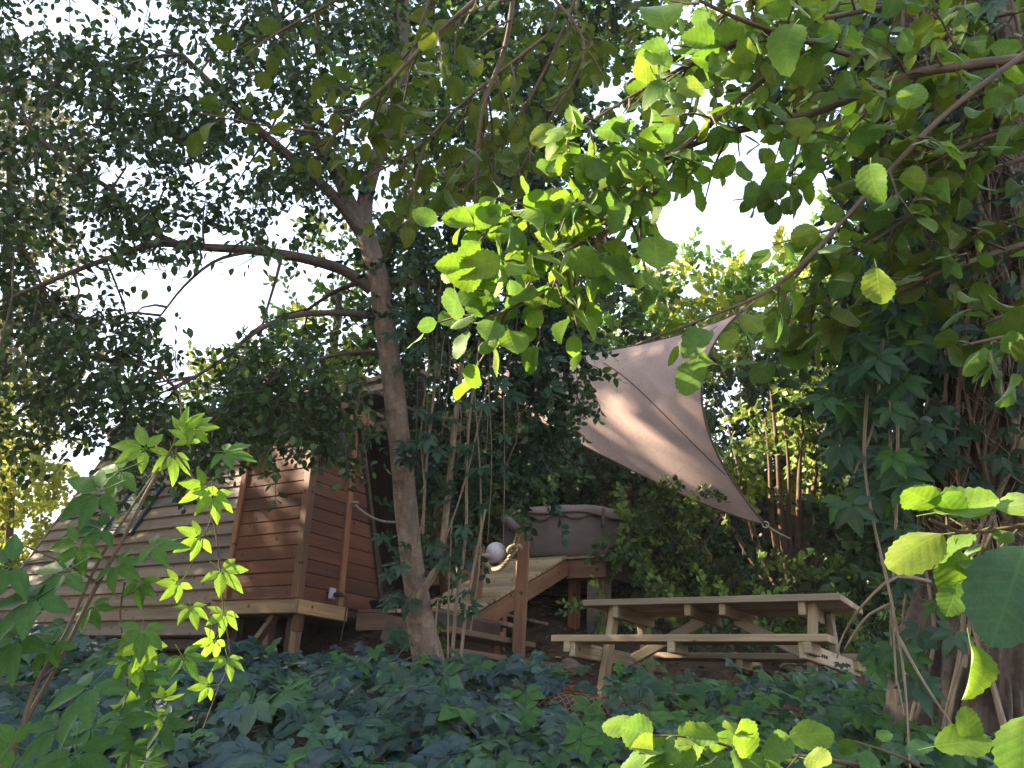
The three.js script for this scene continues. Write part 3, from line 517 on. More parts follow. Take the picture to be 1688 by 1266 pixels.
// ---------------------------------------------------------------- picnic table
seeded(61);
{
  const t = thing('picnic_table', 'long weathered timber picnic table with attached benches beside the ivy bank', 'table', V(1.595, 1.7, -6.338), -32.27 * Math.PI / 180), Lh = 1.835, o = 1.715 / 2;
  const round = (w, d, cut) => { const s = new THREE.Shape(); s.moveTo(-w / 2 + cut, -d / 2); s.lineTo(w / 2 - cut, -d / 2); s.lineTo(w / 2, -d / 2 + cut); s.lineTo(w / 2, d / 2 - cut * 0.2); s.lineTo(-w / 2, d / 2 - cut * 0.2); s.lineTo(-w / 2, -d / 2 + cut); s.closePath(); const g = new THREE.ExtrudeGeometry(s, { depth: 0.037, bevelEnabled: true, bevelSize: 0.004, bevelThickness: 0.004, bevelSegments: 1 }); g.rotateX(-Math.PI / 2); g.translate(0, -0.045, 0); const uv = g.attributes.uv, k = [R(), R()], p = g.attributes.position; for (let i = 0; i < uv.count; i++) uv.setXY(i, k[0] + p.getX(i) / 1.6, k[1] + (p.getZ(i) + p.getY(i)) / 0.4); return g; };
  const top = 5, pw = 0.772 / top;
  for (let i = 0; i < top; i++) { const z = 0.386 - pw * (i + 0.5), e = i === 0 || i === top - 1, m = put('top_plank', e ? round(Lh, pw - 0.012, 0.04) : board(Lh, 0.045, pw - 0.012, 0.005), M.table[i], t, 0, e ? 0.75 : 0.7275, z); if (i === top - 1) m.rotation.y = 0; if (i === 0) m.rotation.y = Math.PI; }
  for (const s of [1, -1]) for (let i = 0; i < 2; i++) { const z = s * (o - 0.073 - i * 0.142), e = i === 0, m = put('bench_plank', e ? round(Lh, 0.134, 0.035) : board(Lh, 0.045, 0.134, 0.005), M.table[(i * 2 + (s > 0 ? 1 : 3)) % 5], t, 0, e ? 0.45 : 0.4275, z); if (e && s > 0) m.rotation.y = Math.PI; }
  for (const x of [-Lh / 2 + 0.2, Lh / 2 - 0.2]) {
    const q = x > 0 ? 1 : -1;
    put('top_support', board(0.045, 0.09, 0.7, 0.005), M.table[1], t, x - q * 0.05, 0.66, 0);
    const b = put('seat_beam', board(0.045, 0.1, 1.66, 0.005), M.table[2], t, x + q * 0.05, 0.355, 0);
    for (const z of [0.42, 0.36, 0.3, -0.3, -0.36, -0.42, 0.7, -0.7]) put('bolt', new THREE.CylinderGeometry(0.011, 0.011, 0.012, 8), M.black, b, q * 0.024, Math.abs(z) > 0.5 ? 0.02 : 0, z, 0, 0, Math.PI / 2);
    for (const s of [1, -1]) between('leg', V(x, 0.7, s * 0.24), V(x, -0.1, s * 0.52), 0.1, 0.048, M.table[s > 0 ? 3 : 0], t, V(1, 0, 0));
  }
  for (const x of [-0.12, 0.13]) put('top_support', board(0.045, 0.08, 0.68, 0.005), M.table[3], t, x, 0.662, 0);
  for (const x of [-0.05, -0.8, 0.8]) for (const s of [1, -1]) put('bench_batten', board(0.05, 0.07, 0.26, 0.005), M.table[4], t, x, 0.369, s * (o - 0.14));
  for (const q of [1, -1]) between('brace', V(q * 0.12, 0.63, 0), V(q * 0.68, 0.35, 0), 0.045, 0.075, M.table[0], t);
}
// rocks, netting, coir roll
seeded(71);
{
  const rocks = [[917, 992, 7.6, 0.1, 'pale angular rock nearest the left end of the tabletop'], [945, 985, 7.9, 0.12, 'flat grey brown rock just above the left tabletop corner'], [980, 972, 8.2, 0.09, 'small pale rock under the grey block leg'], [1235, 1030, 7.9, 0.1, 'pale rock under the right half of the tabletop'], [1300, 1035, 8.0, 0.08, 'small pale rock behind the right table leg'], [905, 1020, 7.5, 0.08, 'brown rock on the orange slope beside the post'], [1060, 975, 8.8, 0.13, 'dark rock on the slope behind the tabletop']];
  for (const [u, v, d, r, label] of rocks) {
    const g = new THREE.IcosahedronGeometry(r, 3), p = g.attributes.position;
    for (let i = 0; i < p.count; i++) { const v0 = V(p.getX(i), p.getY(i), p.getZ(i)), k = 1 + 0.45 * perlin.noise(v0.x * 9 + u, v0.y * 9, v0.z * 9) + 0.2 * perlin.noise(v0.x * 25, v0.y * 25 + v, v0.z * 25); v0.multiplyScalar(k); p.setXYZ(i, v0.x * 1.4, v0.y * 0.75, v0.z); }
    g.computeVertexNormals(); const m = mesh('rock', g, M.rock, scene); m.position.copy(onGround(P(u, v, d), 0.03)); m.rotation.y = rr(0, 6); tag(m, label, 'rock', 'rocks on the slope');
  }
  // orange netting pegged on the slope by the steps
  const n = thing('erosion_netting', 'orange plastic netting pegged over bare soil beside the steps', 'netting'), cords = [], c0 = V(0.62, 0, -6.75);
  for (let i = 0; i < 46; i++) for (const s of [0, 1]) {
    const pts = []; for (let k = 0; k <= 14; k++) { const a = -0.7 + (1.5 * k) / 14, b = -0.75 + (1.6 * i) / 46, x = s ? b : a, z = s ? a : b, w = 0.03 * Math.sin(k * 1.9 + i); pts.push(onGround(V(c0.x + x + w, 0, c0.z + z + 0.03 * Math.sin(i * 2.3 + k)), 0.012 + 0.025 * R())); }
    cords.push(limb(pts, () => 0.003, 3, 0.1));
  }
  mesh('cords', merge(cords), M.net, n, 'stuff');
  const co = thing('coir_roll', 'brown woven coir roll lying along the ivy bank below the table', 'roll'), line = [[860, 1150, 4.1], [960, 1172, 4.0], [1100, 1185, 3.95], [1250, 1190, 3.9], [1400, 1196, 3.85], [1520, 1210, 3.7]].map((a) => P(...a).add(V(0, -0.03, 0)));
  mesh('roll', limb(line, () => 0.085, 20, 0.04, 0.22), M.coir, co);
  const cv = new THREE.CatmullRomCurve3(line), cs = [], q = V(), tt = V();
  for (let k = 0; k < 26; k++) { const pts = []; for (let i = 0; i <= 90; i++) { cv.getPointAt(i / 90, q); cv.getTangentAt(i / 90, tt); const x = V().crossVectors(tt, V(0, 1, 0)).normalize(), y = V().crossVectors(x, tt), a = (k % 13) * 0.483 + (k < 13 ? 1 : -1) * i * 0.3 + 0.2 * perlin.noise(i * 0.3, k, 2), rad = 0.092 + 0.008 * perlin.noise(i * 0.5, a * 2, k); pts.push(q.clone().addScaledVector(x, Math.cos(a) * rad).addScaledVector(y, Math.sin(a) * rad)); } cs.push(limb(pts, () => 0.0026, 3, 0.03)); }
  mesh('cords', merge(cs), M.coirCord, co, 'stuff');
}

// ---------------------------------------------------------------- shade sail
seeded(81);
{
  const A = P(1225, 512, 8), B = P(1262, 865, 8.5), C0 = P(735, 600, 11), bez = (a, m, b) => (k) => a.clone().multiplyScalar((1 - k) * (1 - k)).addScaledVector(m, 2 * k * (1 - k)).addScaledVector(b, k * k);
  const ctl = (a, m, b) => m.clone().multiplyScalar(2).addScaledVector(a, -0.5).addScaledVector(b, -0.5);
  const right = bez(A, ctl(A, P(1158, 668, 8.1), B), B), top = bez(C0, ctl(C0, P(1000, 578, 9.25), A), A), bot = bez(C0, ctl(C0, P(1030, 769, 9.3), B), B);
  const s = thing('shade_sail', 'dusky pink fabric shade sail stretched beneath the branches', 'shade sail', A.clone());
  const at = (u, w) => { const c = C0.clone().multiplyScalar(1 - u).addScaledVector(A, u * (1 - w)).addScaledVector(B, u * w); return top(u).multiplyScalar(1 - w).addScaledVector(bot(u), w).addScaledVector(C0, 1 - u).addScaledVector(right(w), u).sub(c).sub(A); };
  const pos = [], uv = [], idx = [], N = 60, Mm = 40;
  for (let i = 0; i <= N; i++) for (let j = 0; j <= Mm; j++) { const u = i / N, w = j / Mm, p = at(u, w); pos.push(p.x, p.y, p.z); uv.push(u * 2.6, w * 1.8 * u); }
  for (let i = 0; i < N; i++) for (let j = 0; j < Mm; j++) { const a = i * (Mm + 1) + j, b = a + Mm + 1; idx.push(a, b, a + 1, a + 1, b, b + 1); }
  const g = new THREE.BufferGeometry(); g.setAttribute('position', new THREE.Float32BufferAttribute(pos, 3)); g.setAttribute('uv', new THREE.Float32BufferAttribute(uv, 2)); g.setIndex(idx); g.computeVertexNormals();
  mesh('cloth', g, M.sail, s);
  const n = V().subVectors(B, A).cross(V().subVectors(C0, A)).normalize(); console.log('sail normal . sun', n.dot(SUN).toFixed(2), n.dot(V().subVectors(EYE, A).normalize()).toFixed(2));
  const strip = (fn, name, r) => { const q = []; for (let i = 0; i <= 40; i++) q.push(fn(i / 40)); mesh(name, limb(q, () => r, 6, 0.06), M.hem, s); };
  strip((k) => at(1, k), 'hem', 0.011); strip((k) => at(k, 0), 'hem', 0.009); strip((k) => at(k, 1), 'hem', 0.009);
  strip((k) => at(0.52 + 0.46 * k, 0.14 + 0.66 * k), 'seam', 0.006);
  for (const [p, q] of [[A, P(1258, 484, 7.9)], [B, P(1302, 888, 8.6)], [C0, P(690, 585, 11.6)]]) {
    const m = mesh('corner_ring', new THREE.TorusGeometry(0.03, 0.007, 8, 20), M.metal, s); m.position.copy(p).sub(A); m.lookAt(EYE);
    mesh('cord', limb([p.clone().sub(A), p.clone().lerp(q, 0.5).sub(A).add(V(0, -0.01, 0)), q.clone().sub(A)], () => 0.011, 6, 0.1), M.rope, s);
  }
}

// ---------------------------------------------------------------- central tree
const px = (rows) => rows.map(([u, v, d]) => P(u, v, d));
seeded(101);
G.sprigAlder = [0, 1].map(() => sprig(G.alderLow, 11, 0.26, 0.9, 0.12));
{
  const t = thing('slender_tree', 'slender smooth grey trunked tree with small dark evergreen leaves before the cabin', 'tree');
  const tp = [[722, 1160, 6], [706, 1090, 6], [690, 1000, 6], [676, 900, 6], [664, 780, 6], [650, 650, 6], [634, 530, 6], [620, 440, 6.05], [602, 388, 6.1]];
  mesh('trunk', limb(px(tp), (k) => lerp(0.128, 0.088, Math.min(1, k * 4)) - 0.018 * k, 22, 0.05, 0.07), M.trunk, t);
  const limbs = [
    [[[604, 396, 6.1], [563, 338, 6.1], [509, 284, 6.0], [450, 235, 5.8], [380, 170, 5.6], [300, 90, 5.4]], 0.05, 0.015],
    [[[604, 396, 6.1], [585, 350, 6.15], [545, 270, 6.2], [500, 190, 6.2], [470, 80, 6.2], [440, -40, 6.2]], 0.052, 0.018],
    [[[606, 400, 6.1], [600, 345, 6.2], [614, 280, 6.3], [640, 215, 6.4], [660, 150, 6.5], [663, 60, 6.6], [668, -60, 6.7]], 0.062, 0.04],
    [[[612, 478, 6.05], [575, 450, 6], [510, 428, 5.9], [420, 413, 5.7], [340, 408, 5.5], [260, 402, 5.4], [185, 424, 5.3], [100, 456, 5.2], [20, 490, 5.2]], 0.042, 0.01],
    [[[300, 404, 5.45], [255, 385, 5.4], [220, 356, 5.4], [180, 310, 5.4], [135, 285, 5.3], [80, 240, 5.2], [0, 156, 5.1]], 0.02, 0.01],
    [[[420, 413, 5.7], [355, 430, 5.5], [305, 470, 5.4], [265, 520, 5.3]], 0.013, 0.006],
    [[[465, 420, 5.8], [455, 460, 5.7], [437, 520, 5.6], [428, 560, 5.5]], 0.012, 0.006],
    [[[626, 524, 6], [590, 518, 5.9], [530, 516, 5.8], [470, 524, 5.6], [420, 548, 5.5], [370, 590, 5.3], [290, 640, 5.2]], 0.026, 0.008],
    [[[616, 470, 6.05], [585, 468, 6.2], [550, 482, 6.4], [500, 515, 6.6]], 0.024, 0.01],
    [[[628, 582, 6], [590, 580, 5.9], [540, 588, 5.8], [470, 615, 5.6], [400, 660, 5.4]], 0.018, 0.007],
    [[[622, 445, 6.05], [640, 415, 6], [652, 380, 5.9], [690, 360, 5.8], [760, 350, 5.7]], 0.02, 0.008],
    [[[640, 465, 6.05], [690, 468, 6.1], [740, 480, 6.2]], 0.03, 0.012],
  ];
  for (const [pts, a, b] of limbs) mesh('branch', limb(px(pts), (k) => lerp(a, b, k), 10, 0.08, 0.12), M.limb, t);
  // crown: clumps of leaves along and around the limbs, open where the photograph shows sky
  const clumps = [], holes = [[255, 478, 120, 44], [120, 455, 45, 30], [400, 440, 70, 24], [330, 545, 85, 32], [120, 15, 150, 50], [305, 632, 55, 40], [215, 10, 60, 40], [440, 500, 60, 30], [190, 285, 45, 22], [420, 340, 34, 22], [120, 790, 70, 60]];
  const clear = (u, v) => holes.some(([a, b, x, y]) => ((u - a) / x) ** 2 + ((v - b) / y) ** 2 < 1);
  const zones = [[-60, 680, -60, 400, 400], [-40, 160, 380, 640, 55], [150, 640, 560, 700, 85], [300, 650, 640, 760, 70], [-40, 330, 630, 780, 70], [560, 690, 380, 640, 40], [150, 560, 500, 580, 22], [60, 460, 410, 560, 26]];
  for (const [a, b, c, d, n] of zones) for (let i = 0; i < n; i++) { const u = rr(a, b), v = rr(c, d); const far = rr(4.9, 6.9), tx = v > 400 ? lerp(612, 690, (v - 400) / 600) : lerp(640, 606, v / 400), near = Math.abs(u - tx) < (v > 400 ? 75 : 55); if (near && v > 190 && v < 1000 && far < 6.5 && R() < 0.9) continue; if (!clear(u, v) || R() < 0.14) clumps.push([u, v, far]); }
  const list = [], tw = [];
  const attach = limbs.flatMap(([pts]) => new THREE.CatmullRomCurve3(px(pts)).getSpacedPoints(12));
  clumps.forEach(([u, v, d], ci) => {
    const c = P(u, v, d); if (ci % 3 === 0) { let best = attach[0]; for (const q of attach) if (R() < 0.6 && q.distanceToSquared(c) < best.distanceToSquared(c)) best = q; if (best.distanceTo(c) < 0.75) tw.push(limb([best, best.clone().lerp(c, 0.5).add(V(0, 0.06, 0)).addScaledVector(rdir(), 0.05), c], taper(0.009, 0.003), 4, 0.15)); }
    for (let j = 0; j < 3; j++) {
      const dir = rdir().multiplyScalar(0.7).add(V(0, -0.25, 0)).normalize(), e = c.clone().addScaledVector(dir, 0.3), side = V().crossVectors(dir, rdir()).normalize();
      if (j < 2) tw.push(limb([c, c.clone().lerp(e, 0.5).addScaledVector(rdir(), 0.02), e], taper(0.004, 0.002), 3, 0.2));
      for (let k = 0; k < 11; k++) {
        const p = c.clone().lerp(e, 0.05 + k * 0.09).addScaledVector(rdir(), 0.03), q = seen(p);
        if (clear(q.u, q.v) && R() < 0.6) continue; if (inGap(p)) continue;
        const a = dir.clone().multiplyScalar(0.5).addScaledVector(side, k % 2 ? 0.9 : -0.9).add(V(0, -0.25, 0)).addScaledVector(rdir(), 0.4);
        list.push({ p, axis: a, n: V(0, 0.8, 0).add(rdir().multiplyScalar(0.8)), s: rr(0.042, 0.072) });
      }
    }
  });
  mesh('twigs', merge(tw), M.limb, t, 'stuff');
  leaves(t, list, G.oval, null, L.ever, 300);
  // the crown goes on above the frame
  const ms = []; for (const [x, y, z, r, n] of [[-2.6, 8.2, -5.2, 1.5, 120], [-0.6, 8.6, -5.8, 1.4, 120], [-4.6, 7.6, -5, 1.3, 100], [-1, 10.8, -6.5, 2, 220], [-3.4, 10.6, -6.8, 2, 200], [0.6, 12.4, -9, 2.2, 240], [-2.2, 12.4, -9.4, 2.2, 200]]) blob(ms, V(x, y, z), r, r * 0.7, r, n, 0.4); swarm(t, ms, G.sprigEver, L.ever);
}

// ---------------------------------------------------------------- climbers right of the trunk
seeded(111);
{
  const c = thing('climbing_vine', 'dark leafy climbing vines with pale bare stems right of the slender trunk', 'vine');
  const st = [[[[690, 985, 5.9], [722, 930, 5.85], [738, 820, 5.85], [748, 720, 5.85], [760, 610, 5.9], [775, 500, 6]], 0.026, 0.014], [[[697, 880, 5.85], [703, 760, 5.8], [716, 640, 5.85], [722, 520, 5.9], [735, 400, 6]], 0.011, 0.006], [[[744, 1110, 5.8], [752, 1000, 5.8], [768, 880, 5.8], [770, 740, 5.85], [790, 560, 5.9]], 0.014, 0.007], [[[757, 1115, 5.7], [768, 1010, 5.7], [782, 930, 5.7], [800, 840, 5.7]], 0.012, 0.008], [[[738, 1100, 5.75], [740, 960, 5.75], [745, 860, 5.75]], 0.007, 0.004], [[[775, 1040, 5.8], [790, 930, 5.8], [792, 800, 5.85], [782, 640, 5.9]], 0.008, 0.004], [[[686, 900, 5.8], [700, 830, 5.7], [694, 720, 5.75], [706, 600, 5.8]], 0.006, 0.003], [[[730, 900, 5.8], [755, 830, 5.75], [775, 760, 5.75], [812, 590, 5.8]], 0.007, 0.004], [[[725, 1110, 5.75], [718, 1040, 5.75], [722, 990, 5.75]], 0.012, 0.006]];
  for (const [pts, a, b] of st) mesh('stem', limb(px(pts), taper(a, b), 8, 0.08, 0.2), M.vine, c);
  for (let i = 0; i < 14; i++) { const u = rr(660, 850), v0 = rr(420, 700), l = rr(100, 330), d = rr(5.6, 6.3); mesh('stem', limb(px([[u, v0, d], [u + rr(-8, 8), v0 + l * 0.5, d], [u - rr(0, 18), v0 + l, d]]), taper(0.004, 0.002), 4, 0.2), M.vine, c); }
  const ms = [], B = [[720, 480, 6.2, 0.45, 60], [770, 430, 6.3, 0.5, 70], [850, 480, 6.5, 0.5, 70], [900, 560, 6.6, 0.4, 60], [900, 640, 6.6, 0.24, 30], [720, 600, 6.6, 0.3, 24], [800, 620, 6.6, 0.3, 16], [735, 760, 6.6, 0.3, 28], [800, 740, 6.6, 0.35, 36], [860, 690, 6.6, 0.35, 45], [880, 760, 6.8, 0.3, 28], [900, 715, 6.7, 0.16, 12], [760, 830, 6.6, 0.25, 22], [720, 880, 6.3, 0.16, 10], [725, 1000, 6.1, 0.12, 6], [690, 400, 6.4, 0.4, 40], [950, 610, 6.5, 0.15, 8], [840, 380, 6.7, 0.5, 60], [930, 460, 6.8, 0.4, 40]];
  for (const [u, v, d, r, n] of B) blob(ms, P(u, v, d), r, r * 1.1, r, n, 0.33, { droop: 0.7, skin: 0.2 });
  swarm(c, ms, G.sprigEver, [...L.ivy, L.ever[1]]);
  const list = [];
  for (const [u, v, r, n] of [[650, 880, 22, 3], [640, 935, 20, 3], [655, 1000, 26, 4], [700, 700, 60, 10], [765, 960, 14, 2], [765, 1010, 14, 2], [780, 780, 60, 14], [750, 700, 80, 12], [700, 560, 60, 14], [745, 900, 35, 10], [650, 1060, 24, 6], [860, 620, 60, 16], [780, 480, 70, 20]]) for (let i = 0; i < n; i++) list.push({ p: P(u + rr(-r, r), v + rr(-r, r), rr(5.6, 5.85)), axis: V(rr(-0.7, 0.7), -0.6, 0.5).addScaledVector(rdir(), 0.3), n: V(0, 0.7, 0.6).addScaledVector(rdir(), 0.5), s: rr(0.07, 0.13) });
  leaves(c, list, G.five, G.fiveLow, L.ivy, 160);
}

// ---------------------------------------------------------------- rough trunk on the right with its creepers
seeded(121);
{
  const t = thing('old_tree', 'thick old tree trunk with deeply furrowed grey brown bark on the right', 'tree');
  const pts = px([[1640, 1420, 3.1], [1622, 1266, 3.15], [1625, 1100, 3.2], [1640, 900, 3.25], [1650, 700, 3.3], [1640, 480, 3.4], [1610, 250, 3.55], [1580, 40, 3.7], [1560, -200, 3.9]]);
  const c = new THREE.CatmullRomCurve3(pts), len = c.getLength(), n = Math.round(len / 0.013), S = 220, pos = [], uv = [], idx = [], p = V(), tt = V();
  for (let i = 0; i <= n; i++) {
    const k = i / n, y = k * len; c.getPointAt(k, p); c.getTangentAt(k, tt); const x = V(1, 0, 0).addScaledVector(tt, -tt.x).normalize(), z = V().crossVectors(tt, x);
    for (let j = 0; j <= S; j++) {
      const a = ((j % S) / S) * 6.28318, ca = Math.cos(a), sa = Math.sin(a), w = 0.5 * perlin.noise(ca * 2, y * 1.5, sa * 2);
      const g1 = Math.exp(-Math.pow(perlin.noise(ca * 3.6 + w, y * 1.5, sa * 3.6 + w) / 0.15, 2)), g2 = Math.exp(-Math.pow(perlin.noise(ca * 8 + 5, y * 4.2 + w, sa * 8) / 0.16, 2)), flare = 0.07 * Math.exp(-y * 1.7) * (1 + Math.sin(a * 5));
      const r = (lerp(0.27, 0.2, k) + flare) * (1.05 - 0.2 * g1 - 0.075 * g2 * (1 - g1) + 0.03 * perlin.noise(ca * 20, y * 12, sa * 20) + 0.016 * perlin.noise(ca * 45, y * 30, sa * 45) + 0.1 * perlin.noise(ca, y * 0.8, sa));
      pos.push(p.x + r * (ca * x.x + sa * z.x), p.y + r * (ca * x.y + sa * z.y), p.z + r * (ca * x.z + sa * z.z)); uv.push((j / S) * 3, y / 0.6);
    }
  }
  for (let i = 0; i < n; i++) for (let j = 0; j < S; j++) { const a = i * (S + 1) + j, b = a + S + 1; idx.push(a, b, a + 1, a + 1, b, b + 1); }
  const g = new THREE.BufferGeometry(); g.setAttribute('position', new THREE.Float32BufferAttribute(pos, 3)); g.setAttribute('uv', new THREE.Float32BufferAttribute(uv, 2)); g.setIndex(idx); g.computeVertexNormals();
  mesh('trunk', g, M.rough, t);
  const ms = []; for (const [x, y, z, r, k] of [[2.6, 6.2, -4, 1.4, 120], [1.2, 6.6, -4.6, 1.3, 90], [3.6, 5.4, -3.2, 1.2, 80], [1.6, 10, -5.8, 1.9, 200], [3.8, 9.6, -5.2, 1.9, 200], [3.4, 12.2, -9, 2.2, 230], [5.6, 10.5, -7.5, 2.2, 220]]) blob(ms, V(x, y, z), r, r * 0.6, r, k, 0.36); swarm(t, ms, G.sprigAlder, L.olive);

  const h = thing('trunk_creeper', 'mixed ivy and creeper with dry tangled stems clinging to the thick trunk', 'creeper'), on = (k, a, o = 0) => { const q = c.getPointAt(k), r = lerp(0.3, 0.22, k) + o; return q.add(V(Math.cos(a) * r, 0, Math.sin(a) * r)); }, dry = [];
  for (let i = 0; i < 12; i++) { const a = rr(1.4, 3.4), k0 = rr(0.05, 0.3), k1 = rr(0.5, 0.95), q = []; for (let s = 0; s <= 8; s++) q.push(on(lerp(k0, k1, s / 8), a + 0.25 * Math.sin(s * 1.3 + i) + rr(-0.06, 0.06), 0.015)); mesh('stem', limb(q, taper(rr(0.006, 0.014), 0.004), 6, 0.05, 0.3), i % 3 ? M.vine : M.twig, h); }
  for (let i = 0; i < 420; i++) { const a = rr(1.5, 3.3), k = rr(0.22, 0.8), p0 = on(k, a, 0.01), q = [p0]; let cur = p0.clone(); for (let s = 0; s < 4; s++) { cur = cur.clone().add(V(rr(-0.05, 0.04), rr(-0.09, 0.03), rr(-0.01, 0.06))); q.push(cur); } dry.push(limb(q, () => 0.0016, 3, 0.06)); }
  mesh('dry_tangle', merge(dry), M.vine, h, 'stuff');
  const list = [];
  for (let i = 0; i < 330; i++) { const k = rr(0.3, 1), a = rr(1.7, 3.6), p0 = on(k, a, rr(0.03, 0.25)); if (inGap(p0, 0.3)) continue; list.push({ p: p0, axis: V(-0.4, -0.8, 0.4).addScaledVector(rdir(), 0.5), n: V(-0.4, 0.4, 0.7).addScaledVector(rdir(), 0.5), s: rr(0.05, 0.1) }); }
  leaves(h, list, [...G.three, ...G.five], G.fiveLow, L.ivy, 200);
}
seeded(127);
{
  const h = thing('hanging_creeper', 'creeper hanging on bare pale stems between picnic table and thick trunk', 'creeper');
  const st = [[[1430, 640, 2.8], [1425, 760, 2.75], [1440, 860, 2.7], [1465, 970, 2.65], [1490, 1110, 2.6], [1500, 1266, 2.5]], [[1478, 640, 2.8], [1480, 760, 2.75], [1475, 900, 2.7], [1472, 1010, 2.7], [1478, 1130, 2.6]], [[1466, 660, 2.9], [1470, 800, 2.8], [1481, 900, 2.75], [1468, 1040, 2.7], [1490, 1180, 2.6]], [[1535, 960, 2.6], [1480, 950, 2.65], [1420, 1000, 2.7], [1385, 1060, 2.8], [1380, 1085, 2.8]], [[1480, 990, 2.7], [1430, 1015, 2.75], [1392, 1070, 2.8]], [[1470, 1030, 2.7], [1520, 1120, 2.6], [1580, 1210, 2.5]], [[1455, 560, 2.9], [1440, 700, 2.8], [1408, 780, 2.75]]];
  for (const s of st) mesh('stem', limb(px(s), taper(0.006, 0.003), 6, 0.05, 0.4), M.vine, h);
  const list = [], add = (u, v, d, s, a, n = V(-0.3, 0.5, 0.8)) => list.push({ p: P(u, v, d), axis: a.addScaledVector(rdir(), 0.25), n: n.clone().addScaledVector(rdir(), 0.3), s });
  for (const [u, v, s] of [[1428, 790, 0.13], [1400, 820, 0.14], [1395, 720, 0.13], [1385, 660, 0.12], [1470, 830, 0.1], [1490, 880, 0.11], [1500, 790, 0.13], [1480, 960, 0.1], [1500, 1050, 0.13], [1470, 1080, 0.12], [1440, 1060, 0.1], [1560, 975, 0.1], [1585, 1050, 0.12], [1520, 1110, 0.13], [1430, 1090, 0.09], [1490, 740, 0.1], [1460, 690, 0.1], [1420, 610, 0.12], [1400, 560, 0.12], [1460, 580, 0.12], [1500, 640, 0.12], [1520, 560, 0.11], [1370, 640, 0.1], [1480, 520, 0.11], [1440, 500, 0.1], [1530, 700, 0.1]]) for (let k = 0; k < 2; k++) add(u + rr(-18, 18), v + rr(-18, 18), rr(2.6, 2.9), s * rr(0.65, 0.9), V(rr(-0.9, 0.4), -0.9, 0.35));
  for (let i = 0; i < 90; i++) add(rr(1370, 1560), rr(420, 780), rr(2.8, 3.4), rr(0.06, 0.1), V(rr(-0.8, 0.6), -0.8, 0.3));
  leaves(h, list, G.five, G.fiveLow, [...L.ivy, L.weed[0], L.weed[2]], 300);
}

// ---------------------------------------------------------------- leafy alder branches reaching in
seeded(131);
function alder(label, stems, o, extra = []) {
  const t = thing('alder_branch', label, 'branch'), tubes = [], list = [];
  for (const [pts, q] of stems) { const n0 = tubes.length; grow(px(pts), { ...o, ...q }, tubes, list); mesh('stem', tubes[n0], M.twig, t); tubes.splice(n0, 1); }
  for (const e of extra) { const p = P(e[0], e[1], e[2]); list.push({ p, axis: V(e[4], e[5], e[6]), n: V(e[7], e[8], e[9]), s: e[3], mat: e[10], geo: e[10] && G.alder[0] }); }
  if (tubes.length) mesh('twigs', merge(tubes), M.twig, t, 'stuff');
  leaves(t, list, G.alder, G.alderLow, o.mats ?? L.alder, 300);
  return t;
}
function tip() {
  const o = [];
  for (const [u, v, r, n, d] of [[805, 530, 42, 5, 2.3], [775, 470, 32, 4, 2.3], [840, 410, 45, 7, 2.32], [890, 350, 45, 6, 2.38], [820, 370, 34, 4, 2.35], [945, 315, 46, 6, 2.42], [955, 235, 30, 6, 2.5], [1015, 300, 45, 7, 2.45], [1070, 200, 45, 6, 2.45], [1120, 120, 50, 6, 2.3], [900, 440, 40, 6, 2.38], [1190, 90, 40, 5, 2.4]])
    for (let i = 0; i < n; i++) { const a = rr(0, 6.28), q = Math.sqrt(R()) * r; o.push([u + q * Math.cos(a), v + q * Math.sin(a), d + rr(-0.08, 0.08), rr(0.065, 0.1), rr(-0.8, 0.4), rr(-0.8, 0.3), rr(-0.2, 0.4), 0.7 + rr(-0.35, 0.35), 0.1 + rr(-0.35, 0.35), 0.6 + rr(-0.3, 0.3)]); }
  return o;
}
function bunch() {
  const o = [];
  for (let i = 0; i < 20; i++) o.push([rr(1060, 1320), rr(1212, 1262), rr(1.75, 1.95), rr(0.05, 0.085), rr(-0.9, 0.6), rr(-0.7, 0.3), rr(-0.1, 0.5), rr(-0.2, 0.5), rr(0.4, 0.9), rr(0.2, 0.8)]);
  for (let i = 0; i < 14; i++) o.push([rr(1350, 1600), rr(1200, 1262), rr(1.85, 2.1), rr(0.045, 0.075), rr(-0.9, 0.6), rr(-0.7, 0.3), rr(-0.1, 0.5), rr(-0.2, 0.3), rr(0.5, 0.9), rr(0.2, 0.7), pick(L.weed)]);
  return o;
}
const skyHole = (p) => { const q = seen(p); return ((q.u - 1180) / 75) ** 2 + ((q.v - 345) / 65) ** 2 < 1 && R() < 0.7; };
